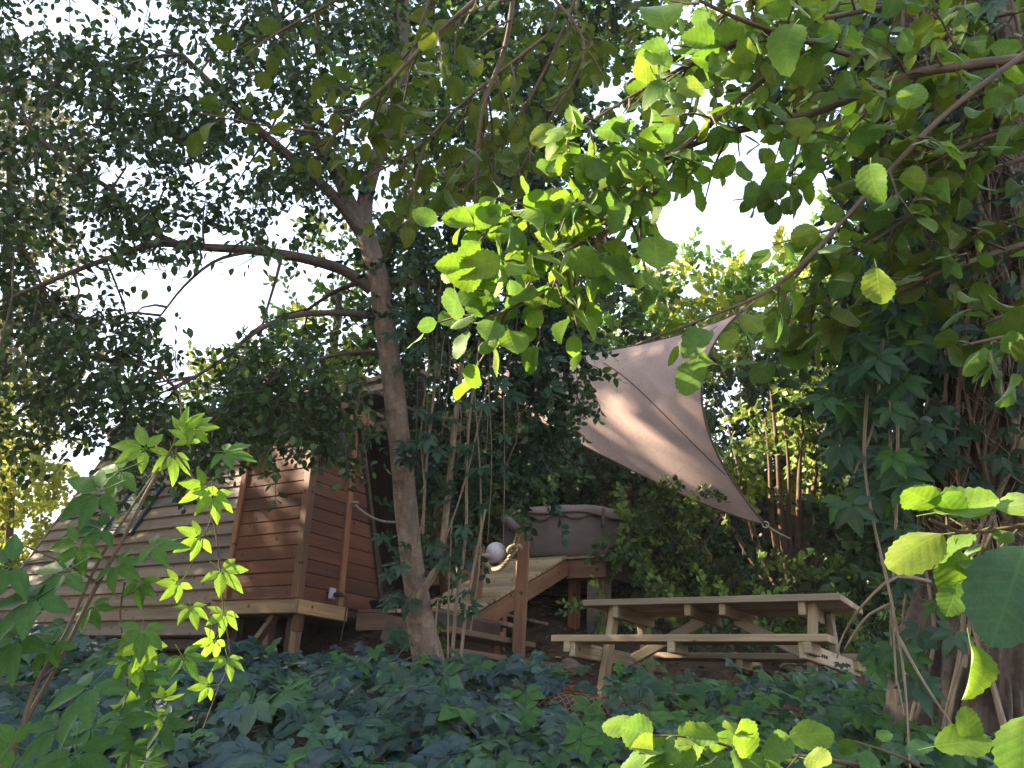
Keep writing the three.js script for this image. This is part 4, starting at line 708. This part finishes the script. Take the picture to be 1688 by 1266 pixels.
alder('large alder branch with bright yellow green round leaves hanging above the shade sail', [
  [[[1730, 60, 2.8], [1560, 180, 2.7], [1440, 310, 2.6], [1290, 470, 2.5], [1150, 530, 2.4], [1050, 566, 2.4]], { r0: 0.011, r1: 0.004, from: 0.35, every: 0.16, twig: 0.22 }],
  [[[1740, 90, 3.0], [1500, 130, 2.9], [1330, 185, 2.8], [1150, 240, 2.7], [1050, 320, 2.6], [960, 420, 2.5], [890, 485, 2.4], [800, 528, 2.35]], { r0: 0.02, r1: 0.004, every: 0.05, twig: 0.3 }],
  [[[1740, -40, 3.0], [1400, 20, 2.8], [1230, 70, 2.7], [1090, 130, 2.6], [985, 200, 2.6], [930, 235, 2.55]], { r0: 0.014, r1: 0.004, every: 0.06, twig: 0.32 }],
  [[[1260, 130, 2.7], [1120, 250, 2.6], [1000, 310, 2.5], [890, 345, 2.4], [800, 375, 2.35]], { r0: 0.01, r1: 0.004, every: 0.045, twig: 0.24 }],
  [[[1100, 300, 2.6], [980, 390, 2.5], [880, 430, 2.4], [780, 470, 2.3]], { r0: 0.009, r1: 0.004, every: 0.045, twig: 0.24 }],
  [[[1400, 90, 2.7], [1230, 40, 2.5], [1120, -10, 2.4]], { r0: 0.009, r1: 0.004, every: 0.05, twig: 0.25 }],
], { leaf: 0.088, gap: 0.05, up: 0.35, face: V(0.55, -0.05, 0.5), skip: skyHole }, [...tip(), [1150, 590, 2.2, 0.12, -0.35, -0.9, 0.2, -0.5, 0.3, 0.8], [1170, 545, 2.2, 0.1, -0.6, -0.6, 0.2, -0.3, 0.6, 0.7], [1180, 600, 2.3, 0.08, -0.8, -0.1, 0.3, 0, 0.7, 0.6], [838, 545, 2.25, 0.09, 0.3, -0.9, 0.2, 0.2, 0.1, 0.9], [815, 530, 2.25, 0.085, -0.2, -0.9, 0.3, 0.1, 0.2, 0.9], [770, 545, 2.3, 0.09, -0.3, -0.9, 0.1, -0.6, 0.2, 0.6], [1445, 440, 2.1, 0.1, 0, -1, 0.1, 0.1, 0, 1], [1435, 270, 2.2, 0.1, -0.2, -0.9, 0.2, -0.4, 0.3, 0.8], [1495, 180, 2.2, 0.09, 0.2, 0.7, 0.3, -0.2, 0.2, 0.9], [1400, 405, 2.2, 0.095, -0.9, -0.3, 0.2, 0, 0.8, 0.5], [1310, 40, 2.0, 0.12, -0.5, -0.9, 0.2, -0.2, 0.3, 0.9], [1100, 50, 2.0, 0.13, -0.2, 0.9, 0.1, -0.4, 0.1, 0.9], [1080, 390, 2.3, 0.12, 0, -1, 0.1, 0, 0.1, 1]]);
alder('shaded olive leaved branch in front of the thick trunk at upper right', [
  [[[1760, 240, 3.0], [1620, 290, 2.9], [1480, 370, 2.8], [1370, 440, 2.8], [1290, 520, 2.9]], { every: 0.05, twig: 0.34 }],
  [[[1760, 380, 2.8], [1600, 430, 2.7], [1480, 480, 2.7], [1380, 560, 2.8], [1320, 600, 2.9]], { every: 0.06, twig: 0.3 }],
  [[[1760, 130, 3.2], [1560, 170, 3.2], [1400, 240, 3.2], [1280, 330, 3.2]], { every: 0.05, twig: 0.36 }],
  [[[1760, 560, 2.4], [1680, 560, 2.4], [1590, 570, 2.4]], { every: 0.05, twig: 0.2 }],
  [[[1770, 310, 2.9], [1690, 350, 2.9], [1600, 400, 2.9], [1520, 460, 2.9]], { every: 0.05, twig: 0.3, from: 0 }],
  [[[1770, 150, 2.7], [1690, 200, 2.7], [1600, 230, 2.7], [1500, 290, 2.7]], { every: 0.05, twig: 0.3, from: 0 }],
  [[[1770, 470, 2.6], [1690, 500, 2.6], [1620, 530, 2.6]], { every: 0.05, twig: 0.25, from: 0 }],
  [[[1760, 0, 3.4], [1600, 40, 3.4], [1450, 120, 3.4], [1300, 200, 3.4]], { every: 0.05, twig: 0.4 }],
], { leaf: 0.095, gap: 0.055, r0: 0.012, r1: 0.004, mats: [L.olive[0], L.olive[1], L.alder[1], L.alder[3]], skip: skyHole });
alder('shaded olive leaved branch drooping over the upper middle of the slender tree', [
  [[[850, -40, 3.6], [835, 70, 3.6], [800, 180, 3.6], [790, 260, 3.6], [785, 340, 3.6]], { r0: 0.012, r1: 0.005, every: 0.1, twig: 0.4 }],
  [[[820, -30, 3.9], [700, 70, 3.9], [620, 150, 3.8], [555, 210, 3.8], [530, 250, 3.8]], { r0: 0.014, r1: 0.005, every: 0.09, twig: 0.42 }],
  [[[900, 60, 3.9], [760, 170, 3.9], [690, 240, 3.9], [600, 300, 3.9]], { r0: 0.009, r1: 0.004, every: 0.09, twig: 0.4 }],
  [[[900, -20, 4.2], [960, 80, 4.1], [900, 200, 4], [840, 300, 4]], { r0: 0.009, r1: 0.004, every: 0.09, twig: 0.42 }],
  [[[620, -40, 3.9], [520, 20, 3.9], [440, 60, 3.9], [400, 100, 3.8]], { r0: 0.009, r1: 0.004, every: 0.1, twig: 0.32 }],
  [[[960, -30, 4.3], [900, 120, 4.3], [820, 240, 4.2], [740, 330, 4.2]], { r0: 0.009, r1: 0.004, every: 0.08, twig: 0.45 }],
  [[[720, -40, 4.4], [690, 60, 4.4], [650, 160, 4.3], [640, 260, 4.3]], { r0: 0.009, r1: 0.004, every: 0.09, twig: 0.42 }],
  [[[700, 240, 3.8], [680, 320, 3.8], [650, 370, 3.8]], { r0: 0.007, r1: 0.003, every: 0.1, twig: 0.2 }],
  [[[540, 220, 3.8], [430, 210, 3.8], [330, 190, 3.7]], { r0: 0.007, r1: 0.003, every: 0.1, twig: 0.2 }],
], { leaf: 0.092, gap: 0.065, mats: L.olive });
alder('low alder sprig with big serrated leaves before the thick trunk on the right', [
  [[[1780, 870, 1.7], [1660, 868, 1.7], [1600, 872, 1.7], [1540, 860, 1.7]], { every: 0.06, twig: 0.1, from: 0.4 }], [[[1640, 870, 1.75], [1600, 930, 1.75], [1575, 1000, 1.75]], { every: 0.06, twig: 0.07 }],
], { leaf: 0.08, gap: 0.06, r0: 0.006, r1: 0.003 }, [[1690, 900, 1.45, 0.19, -0.5, -0.9, 0.1, -0.2, 0.5, 0.85, L.weed[2]], [1640, 838, 1.65, 0.15, 0.95, 0.25, 0.1, -0.1, 0.9, 0.5], [1540, 845, 1.7, 0.12, 0.9, 0.1, 0.2, -0.2, 0.7, 0.7], [1555, 880, 1.7, 0.12, -0.9, -0.25, 0.2, -0.1, 0.7, 0.7], [1578, 905, 1.72, 0.1, 0, -0.95, 0.2, 0, 0.2, 0.9], [1640, 1050, 1.7, 0.09, 0.9, 0.2, 0.2, 0, 0.5, 0.8], [1600, 1060, 1.7, 0.11, -0.1, -0.9, 0.1, 0.4, 0.1, 0.9], [1690, 1180, 1.6, 0.12, -0.3, -0.9, 0.2, -0.4, 0.3, 0.8], [1580, 960, 1.7, 0.08, -0.5, -0.8, 0.2, -0.3, 0.2, 0.9]]);  // largest leaf takes a darker green, its shade put into the colour
alder('low sunlit alder sprig crossing the bottom of the ivy bank', [
  [[[1420, 1262, 1.85], [1330, 1245, 1.85], [1250, 1236, 1.85], [1150, 1218, 1.85], [1075, 1222, 1.85]], { every: 0.1, twig: 0.1, from: 0.3 }], [[[1560, 1290, 1.9], [1480, 1240, 1.9], [1400, 1215, 1.9]], { every: 0.2, twig: 0.1 }],
], { leaf: 0.072, gap: 0.055, r0: 0.005, r1: 0.002, up: 0.6, face: V(0.3, 0, 0.3) }, [...bunch(), [1055, 1195, 1.85, 0.075, -0.9, 0.2, 0.1, -0.1, 0.7, 0.7], [1090, 1230, 1.8, 0.1, -0.9, -0.35, 0.2, -0.1, 0.9, 0.4], [1120, 1262, 1.8, 0.11, 0.2, -0.8, 0.4, 0, 0.7, 0.7], [1210, 1235, 1.8, 0.11, 0.3, -0.8, 0.4, 0, 0.7, 0.7], [1300, 1215, 1.9, 0.1, 0.9, 0.2, 0.2, 0, 0.7, 0.7], [1540, 1230, 1.8, 0.12, 0.9, 0.2, 0.2, 0, 0.7, 0.7], [1600, 1230, 1.8, 0.08, 0, 0.9, 0.1, 0, 0.2, 0.9]]);

// ---------------------------------------------------------------- creeper shoot at lower left
seeded(141);
{
  const t = thing('creeper_shoot', 'tall creeper shoot with five fingered leaves rising before the lapped cabin side', 'creeper');
  const st = [[[[-30, 1330, 1.55], [30, 1210, 1.6], [95, 1095, 1.65], [160, 965, 1.7], [205, 885, 1.75], [245, 805, 1.8], [285, 735, 1.85], [300, 690, 1.9]], 0.0085, 0.003], [[[10, 1290, 1.55], [60, 1130, 1.6], [110, 1040, 1.65], [160, 930, 1.7], [215, 840, 1.75], [262, 770, 1.8]], 0.006, 0.003], [[[285, 740, 1.85], [318, 785, 1.85], [350, 850, 1.85], [362, 930, 1.85], [368, 1000, 1.85], [378, 1090, 1.85], [358, 1140, 1.85], [335, 1200, 1.85]], 0.0035, 0.0015], [[[210, 1290, 1.7], [212, 1180, 1.7], [206, 1080, 1.7], [198, 1010, 1.7], [206, 960, 1.7]], 0.004, 0.0025], [[[300, 690, 1.9], [296, 640, 1.9], [292, 600, 1.95]], 0.0025, 0.001], [[[100, 1090, 1.65], [50, 1130, 1.6], [-10, 1120, 1.6]], 0.004, 0.002], [[[160, 960, 1.7], [110, 930, 1.65], [40, 900, 1.6]], 0.004, 0.002], [[[60, 1266, 1.6], [90, 1210, 1.6], [120, 1150, 1.6]], 0.004, 0.002], [[[350, 850, 1.85], [330, 900, 1.85], [300, 960, 1.85], [275, 1010, 1.85]], 0.002, 0.001]];
  for (const [p, a, b] of st) mesh('stem', limb(px(p), taper(a * 0.7, b * 0.8), 7, 0.03, 0.3), M.twig, t);
  const list = [];
  // u, v, distance, leaflet length, axis on the picture (right, up), tilt, tint (the third is painted sunlit)
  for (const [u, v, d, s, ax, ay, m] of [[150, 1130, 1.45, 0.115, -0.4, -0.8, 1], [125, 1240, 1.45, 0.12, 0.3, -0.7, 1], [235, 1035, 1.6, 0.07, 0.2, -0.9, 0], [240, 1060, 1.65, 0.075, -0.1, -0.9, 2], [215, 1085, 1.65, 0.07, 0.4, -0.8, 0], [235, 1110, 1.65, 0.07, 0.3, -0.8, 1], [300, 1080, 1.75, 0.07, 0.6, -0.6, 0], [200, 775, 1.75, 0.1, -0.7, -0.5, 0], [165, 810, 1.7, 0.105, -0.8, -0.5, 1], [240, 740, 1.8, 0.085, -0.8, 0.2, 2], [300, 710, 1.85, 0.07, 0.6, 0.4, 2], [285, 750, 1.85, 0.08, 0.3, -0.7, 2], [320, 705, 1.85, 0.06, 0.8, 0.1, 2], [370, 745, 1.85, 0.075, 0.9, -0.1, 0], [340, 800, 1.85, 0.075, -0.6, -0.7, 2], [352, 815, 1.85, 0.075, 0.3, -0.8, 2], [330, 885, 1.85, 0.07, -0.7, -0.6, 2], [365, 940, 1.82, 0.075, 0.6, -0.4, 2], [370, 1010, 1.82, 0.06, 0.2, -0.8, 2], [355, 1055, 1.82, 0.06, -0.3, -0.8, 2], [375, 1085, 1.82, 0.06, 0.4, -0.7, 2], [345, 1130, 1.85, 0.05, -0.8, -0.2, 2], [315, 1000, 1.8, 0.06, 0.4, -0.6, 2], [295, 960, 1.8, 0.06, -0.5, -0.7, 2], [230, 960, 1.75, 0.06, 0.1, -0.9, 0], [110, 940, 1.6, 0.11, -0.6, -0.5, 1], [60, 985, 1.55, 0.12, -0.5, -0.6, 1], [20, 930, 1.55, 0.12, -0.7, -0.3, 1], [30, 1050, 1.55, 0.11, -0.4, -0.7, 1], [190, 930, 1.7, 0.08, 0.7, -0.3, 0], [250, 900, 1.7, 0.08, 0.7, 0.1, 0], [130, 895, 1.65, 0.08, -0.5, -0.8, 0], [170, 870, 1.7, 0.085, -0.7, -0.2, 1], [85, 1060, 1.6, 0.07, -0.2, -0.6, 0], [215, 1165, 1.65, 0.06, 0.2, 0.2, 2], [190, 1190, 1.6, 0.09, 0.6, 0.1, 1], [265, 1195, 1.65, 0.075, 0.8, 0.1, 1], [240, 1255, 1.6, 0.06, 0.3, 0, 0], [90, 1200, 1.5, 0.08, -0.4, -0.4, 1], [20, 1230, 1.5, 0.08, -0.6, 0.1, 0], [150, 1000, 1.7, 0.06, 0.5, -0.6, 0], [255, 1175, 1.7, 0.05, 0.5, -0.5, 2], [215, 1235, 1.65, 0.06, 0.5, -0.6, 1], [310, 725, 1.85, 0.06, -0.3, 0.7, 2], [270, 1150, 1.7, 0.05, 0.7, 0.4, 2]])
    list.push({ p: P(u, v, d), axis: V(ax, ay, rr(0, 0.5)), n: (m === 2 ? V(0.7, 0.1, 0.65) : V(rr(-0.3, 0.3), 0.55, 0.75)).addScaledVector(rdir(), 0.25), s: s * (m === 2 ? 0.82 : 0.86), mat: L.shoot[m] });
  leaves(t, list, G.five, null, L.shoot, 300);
}

// ---------------------------------------------------------------- creeper blanket on the bank
seeded(151);
function bed(name, label, x0, x1, z0, z1, density, mats, opt = {}) {
  const t = thing(name, label, 'creeper'), list = [], n = Math.round((x1(3.6) - x0(3.6)) * (z0 - z1) * density);
  for (let i = 0; i < n; i++) {
    const z = rr(z1, z0), k = -z, x = lerp(x0(k), x1(k), R()); if (opt.skip && opt.skip(x, z)) continue;
    const h = (0.01 + 0.19 * Math.pow(R(), 0.8)) * (opt.high ?? 1) + 0.07 * perlin.noise(x * 1.7, z * 1.7, 4) + (opt.lift ?? 0) * R(), p = V(x, groundY(x, z) + h, z); if (inGap(p, 0.25)) { /* stays: the bed itself is low */ }
    list.push({ p, axis: V(rr(-0.8, 0.8), -0.45, 0.75).addScaledVector(rdir(), 0.45), n: V(rr(-0.2, 0.2), 0.75, 0.5).addScaledVector(rdir(), 0.5), s: (0.045 + 0.085 * Math.pow(R(), 1.2)) * (opt.size ?? 1) });
  }
  leaves(t, list, G.broad, G.broadLow, mats, 300);
  const st = []; for (let i = 0; i < 60; i++) { const z = rr(z1, z0), x = lerp(x0(-z), x1(-z), R()), a = rr(-1, 1), q = []; for (let k = 0; k < 5; k++) { const X = x + k * 0.12 * Math.cos(a), Z = z + k * 0.12 * Math.sin(a); q.push(V(X, groundY(X, Z) + 0.07 + 0.05 * Math.sin(k * 2 + i), Z)); } st.push(limb(q, () => 0.004, 4, 0.1)); }
  mesh('runners', merge(st), M.twig, t, 'stuff');
}
const roll = [[860, 1150, 4.1], [1520, 1210, 3.7]].map((a) => P(...a)), nearRoll = (x, z) => { const k = (x - roll[0].x) / (roll[1].x - roll[0].x); if (k < 0.02 || k > 1.02) return false; const dz = z - lerp(roll[0].z, roll[1].z, k); return dz > 0 && dz < 0.2 && perlin.noise(x * 2.3, 1.2, z * 2) > 0.3; };
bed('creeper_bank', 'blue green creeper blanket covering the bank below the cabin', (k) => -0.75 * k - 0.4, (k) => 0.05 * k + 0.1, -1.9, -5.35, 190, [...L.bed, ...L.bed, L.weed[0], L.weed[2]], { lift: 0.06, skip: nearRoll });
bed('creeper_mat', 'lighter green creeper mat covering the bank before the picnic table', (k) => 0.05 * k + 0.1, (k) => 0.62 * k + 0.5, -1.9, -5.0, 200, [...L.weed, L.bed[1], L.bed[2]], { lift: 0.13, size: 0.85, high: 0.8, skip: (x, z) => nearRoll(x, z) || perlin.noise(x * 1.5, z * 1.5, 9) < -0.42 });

// fallen leaves on the bare soil
seeded(157);
{
  const t = thing('leaf_litter', 'brown fallen leaves scattered on the bare soil round the picnic table', 'litter'), ms = [];
  tag(t, null, null, null, 'stuff');
  for (let i = 0; i < 2600; i++) { const z = rr(-10.5, -4.2), x = rr(-1.5, 4.8), p = V(x, groundY(x, z) + 0.008, z); ms.push(mat4(p, V(rr(-1, 1), rr(-0.15, 0.25), rr(-1, 1)), V(0, 1, 0).addScaledVector(rdir(), 0.45), rr(0.04, 0.085))); }
  swarm(t, ms, [...G.oval, ...G.alderLow], [L.brown, L.straw], 'leaves', 0.4);
}

// ---------------------------------------------------------------- shrubs, hedges and trees behind
function plant(name, label, category, o) {
  const t = thing(name, label, category), ms = [];
  for (const [u, v, d, rx, ry, n] of o.blobs) blob(ms, P(u, v, d), rx, ry, o.depth ?? rx, n, o.size ?? 0.5, { droop: o.droop ?? 0.3, skin: o.skin ?? 0.3, near: 0.4 });
  swarm(t, ms, o.geos ?? G.sprigFar, o.mats, 'foliage', 0.35);
  for (const [pts, a, b] of o.stems ?? []) mesh(a > 0.06 ? 'trunk' : 'stem', limb(px(pts), taper(a, b), 9, 0.12, 0.15), o.bark ?? M.limb, t);
  return t;
}
seeded(161);
const stemsOf = (list, a, b) => list.map((p) => [p, a * rr(0.7, 1.2), b]);
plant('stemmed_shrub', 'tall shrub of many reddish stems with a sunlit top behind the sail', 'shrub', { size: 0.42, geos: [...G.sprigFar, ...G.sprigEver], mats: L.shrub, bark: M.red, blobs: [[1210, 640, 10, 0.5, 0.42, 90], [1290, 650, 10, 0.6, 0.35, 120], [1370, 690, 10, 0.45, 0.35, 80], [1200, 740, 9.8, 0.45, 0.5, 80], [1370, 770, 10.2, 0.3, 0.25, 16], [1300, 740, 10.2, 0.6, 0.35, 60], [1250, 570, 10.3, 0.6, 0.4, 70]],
  stems: stemsOf([[[1300, 985, 9.6], [1275, 880, 9.6], [1268, 760, 9.7], [1262, 690, 9.8]], [[1310, 985, 9.6], [1300, 880, 9.6], [1300, 770, 9.6], [1292, 690, 9.7]], [[1318, 985, 9.6], [1330, 880, 9.6], [1345, 780, 9.6], [1352, 690, 9.7]], [[1290, 985, 9.6], [1245, 890, 9.7], [1222, 790, 9.8], [1200, 700, 9.9]], [[1325, 985, 9.6], [1350, 900, 9.6], [1385, 820, 9.7], [1400, 740, 9.8]], [[1304, 985, 9.6], [1288, 860, 9.5], [1281, 740, 9.6], [1270, 640, 9.8]], [[1312, 985, 9.6], [1316, 860, 9.5], [1320, 740, 9.6], [1330, 660, 9.8]], [[1280, 985, 9.5], [1225, 900, 9.6], [1180, 830, 9.7]]], 0.042, 0.014) });
plant('feathery_shrub', 'dark feathery shrub spilling over the right side of the covered tub', 'shrub', { size: 0.3, mats: [L.deep[0], L.deep[0], L.shrub[0]], blobs: [[1085, 850, 8.8, 0.3, 0.26, 34], [1120, 810, 9, 0.4, 0.26, 40], [1130, 890, 8.9, 0.42, 0.26, 44], [1045, 915, 8.6, 0.14, 0.07, 9], [1150, 945, 8.9, 0.3, 0.16, 18], [1060, 800, 9.3, 0.2, 0.15, 9], [1035, 870, 8.5, 0.16, 0.16, 14], [1055, 900, 8.4, 0.2, 0.12, 14]], stems: [[[[1120, 1000, 9], [1110, 900, 9], [1070, 830, 9]], 0.02, 0.008], [[[1125, 1000, 9], [1160, 900, 9], [1190, 850, 9]], 0.02, 0.008]] });
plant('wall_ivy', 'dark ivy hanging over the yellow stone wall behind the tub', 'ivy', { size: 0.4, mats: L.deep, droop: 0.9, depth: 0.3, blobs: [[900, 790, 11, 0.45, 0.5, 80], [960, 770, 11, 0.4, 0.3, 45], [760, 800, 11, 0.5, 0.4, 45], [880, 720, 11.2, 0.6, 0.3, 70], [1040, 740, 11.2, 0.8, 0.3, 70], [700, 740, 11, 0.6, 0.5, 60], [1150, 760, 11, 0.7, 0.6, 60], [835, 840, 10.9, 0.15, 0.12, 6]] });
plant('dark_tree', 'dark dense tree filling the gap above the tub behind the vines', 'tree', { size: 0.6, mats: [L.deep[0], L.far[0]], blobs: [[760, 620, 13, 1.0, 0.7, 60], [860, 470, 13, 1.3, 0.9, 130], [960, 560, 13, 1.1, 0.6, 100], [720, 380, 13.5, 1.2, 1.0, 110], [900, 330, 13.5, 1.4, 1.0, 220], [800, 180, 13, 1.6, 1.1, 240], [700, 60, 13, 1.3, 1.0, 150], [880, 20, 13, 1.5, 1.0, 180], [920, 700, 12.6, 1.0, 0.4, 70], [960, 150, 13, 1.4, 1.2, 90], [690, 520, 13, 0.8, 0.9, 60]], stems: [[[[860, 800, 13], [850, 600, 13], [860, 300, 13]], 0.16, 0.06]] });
plant('bright_tree', 'bright green sunlit tree behind the top edge of the shade sail', 'tree', { size: 0.6, mats: [L.far[0], L.gold[0]], blobs: [[1050, 520, 15, 1.0, 0.5, 80], [1150, 490, 15, 1.0, 0.45, 90], [1290, 480, 15, 1.0, 0.5, 90], [1250, 560, 14, 1.2, 0.7, 120], [1380, 560, 14, 1.0, 0.8, 100], [1080, 610, 14, 1.2, 0.6, 70], [1420, 430, 15, 1.0, 1.0, 80]], stems: [[[[1240, 900, 14], [1240, 700, 14], [1230, 520, 15]], 0.14, 0.05]] });
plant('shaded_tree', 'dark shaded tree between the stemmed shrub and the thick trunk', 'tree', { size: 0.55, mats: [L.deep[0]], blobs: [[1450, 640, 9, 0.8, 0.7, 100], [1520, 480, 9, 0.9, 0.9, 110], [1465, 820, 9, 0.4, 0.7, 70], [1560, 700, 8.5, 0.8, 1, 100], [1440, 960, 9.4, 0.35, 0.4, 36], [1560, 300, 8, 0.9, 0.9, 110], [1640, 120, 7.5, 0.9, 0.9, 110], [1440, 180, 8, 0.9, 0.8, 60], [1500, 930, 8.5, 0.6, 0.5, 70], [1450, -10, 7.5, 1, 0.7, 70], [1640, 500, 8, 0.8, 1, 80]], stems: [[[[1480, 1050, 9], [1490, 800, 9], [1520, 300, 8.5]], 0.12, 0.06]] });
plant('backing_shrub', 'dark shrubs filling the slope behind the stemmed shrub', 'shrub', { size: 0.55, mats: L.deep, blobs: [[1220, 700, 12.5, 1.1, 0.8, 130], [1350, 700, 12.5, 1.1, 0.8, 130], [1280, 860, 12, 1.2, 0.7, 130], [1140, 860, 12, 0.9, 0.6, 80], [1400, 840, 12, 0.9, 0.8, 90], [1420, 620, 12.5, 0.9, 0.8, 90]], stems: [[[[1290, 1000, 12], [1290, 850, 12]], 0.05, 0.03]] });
plant('slope_shrub', 'low dark shrubs covering the slope behind the picnic table', 'shrub', { size: 0.3, mats: [L.deep[0], L.shrub[0]], blobs: [[1080, 960, 9, 0.5, 0.2, 40], [1220, 950, 9, 0.6, 0.25, 50], [1340, 970, 8.8, 0.6, 0.25, 50], [1200, 1020, 8, 0.9, 0.12, 40], [1420, 1030, 7.5, 0.5, 0.2, 40], [1000, 1010, 7.8, 0.25, 0.1, 12]] });
plant('golden_tree', 'golden green sunlit tree beyond the left end of the cabin', 'tree', { size: 0.5, mats: L.gold, blobs: [[20, 870, 15, 0.6, 0.7, 90], [50, 800, 15.5, 0.5, 0.5, 50], [0, 760, 15, 0.8, 0.6, 60], [-40, 960, 15, 0.6, 0.8, 50], [90, 740, 16, 0.6, 0.4, 30], [30, 680, 15.5, 0.6, 0.6, 40]], stems: [[[[10, 1050, 15], [15, 900, 15], [25, 740, 15.4]], 0.1, 0.04]] });
plant('sunny_bushes', 'sunlit yellow green bush showing beneath the cabin floor', 'bush', { size: 0.5, mats: L.gold, blobs: [[60, 1100, 16, 1.2, 0.35, 70], [200, 1095, 16, 1.2, 0.35, 70], [330, 1095, 16, 1, 0.3, 50], [-60, 1090, 15, 0.8, 0.4, 40]], stems: [[[[120, 1160, 16], [120, 1100, 16]], 0.04, 0.02]] });
plant('pale_tree', 'tall pale hazy tree at the upper left edge', 'tree', { size: 0.7, mats: L.pale, blobs: [[10, 150, 17, 0.9, 1.4, 80], [40, 300, 17, 0.9, 1.2, 70], [10, 460, 16.5, 1.0, 1.2, 70], [60, 560, 16.5, 0.9, 0.8, 40], [20, 640, 16, 0.9, 0.8, 50]], stems: [[[[0, 1000, 16.5], [10, 600, 16.5], [20, 150, 17]], 0.16, 0.05]] });
plant('hedge_tree', 'yellow green trees glimpsed behind the cabin roof', 'tree', { size: 0.55, mats: [L.far[0], L.gold[0]], blobs: [[470, 590, 14, 0.9, 0.5, 60], [560, 530, 14, 0.8, 0.6, 60], [610, 640, 13.5, 0.8, 0.7, 70], [380, 650, 14.5, 0.9, 0.4, 50], [560, 430, 14, 0.7, 0.5, 30], [250, 680, 15, 0.9, 0.4, 30]], stems: [[[[540, 900, 13.8], [545, 650, 13.8], [560, 480, 14]], 0.12, 0.05]] });
// tall trees west of the garden, outside the picture, whose shade falls over the place
seeded(171);
[[-9.4, -1.9, 'first tall tree beyond the left edge, nearest the viewer'], [-9.8, -4.3, 'second tall tree beyond the left edge'], [-10.2, -7.2, 'third tall tree beyond the left edge'], [-11.2, -9.9, 'fourth tall tree beyond the left edge'], [-13.6, -12.6, 'last tall tree beyond the left edge']].forEach(([x, z, label]) => {
  const t = thing('boundary_tree', label, 'tree'), ms = [], y = groundY(x, z);
  for (const [h, r, n] of [[3.2, 1.9, 560], [5.4, 2.2, 760], [7.8, 2.3, 760], [10.2, 2.2, 720], [12.6, 1.8, 450]]) blob(ms, V(x + rr(-0.4, 0.4), y + h, z + rr(-0.4, 0.4)), r, 1.6, r, n, 0.46, { skin: 0.1 });
  swarm(t, ms, G.sprigFar, L.far); mesh('trunk', limb([V(x, y - 0.2, z), V(x + 0.1, y + 2, z), V(x, y + 4.6, z)], taper(0.25, 0.1), 10, 0.4, 0.1), M.limb, t);
});

scene.fog = new THREE.FogExp2(new THREE.Color().setRGB(0.92, 0.9, 0.8), 0.0014); // thin haze, added to imitate the glare veil at the left
scene.updateMatrixWorld(true);
scene.traverse((o) => { if (o.isMesh) o.castShadow = o.receiveShadow = true; });
renderer.render(scene, camera);
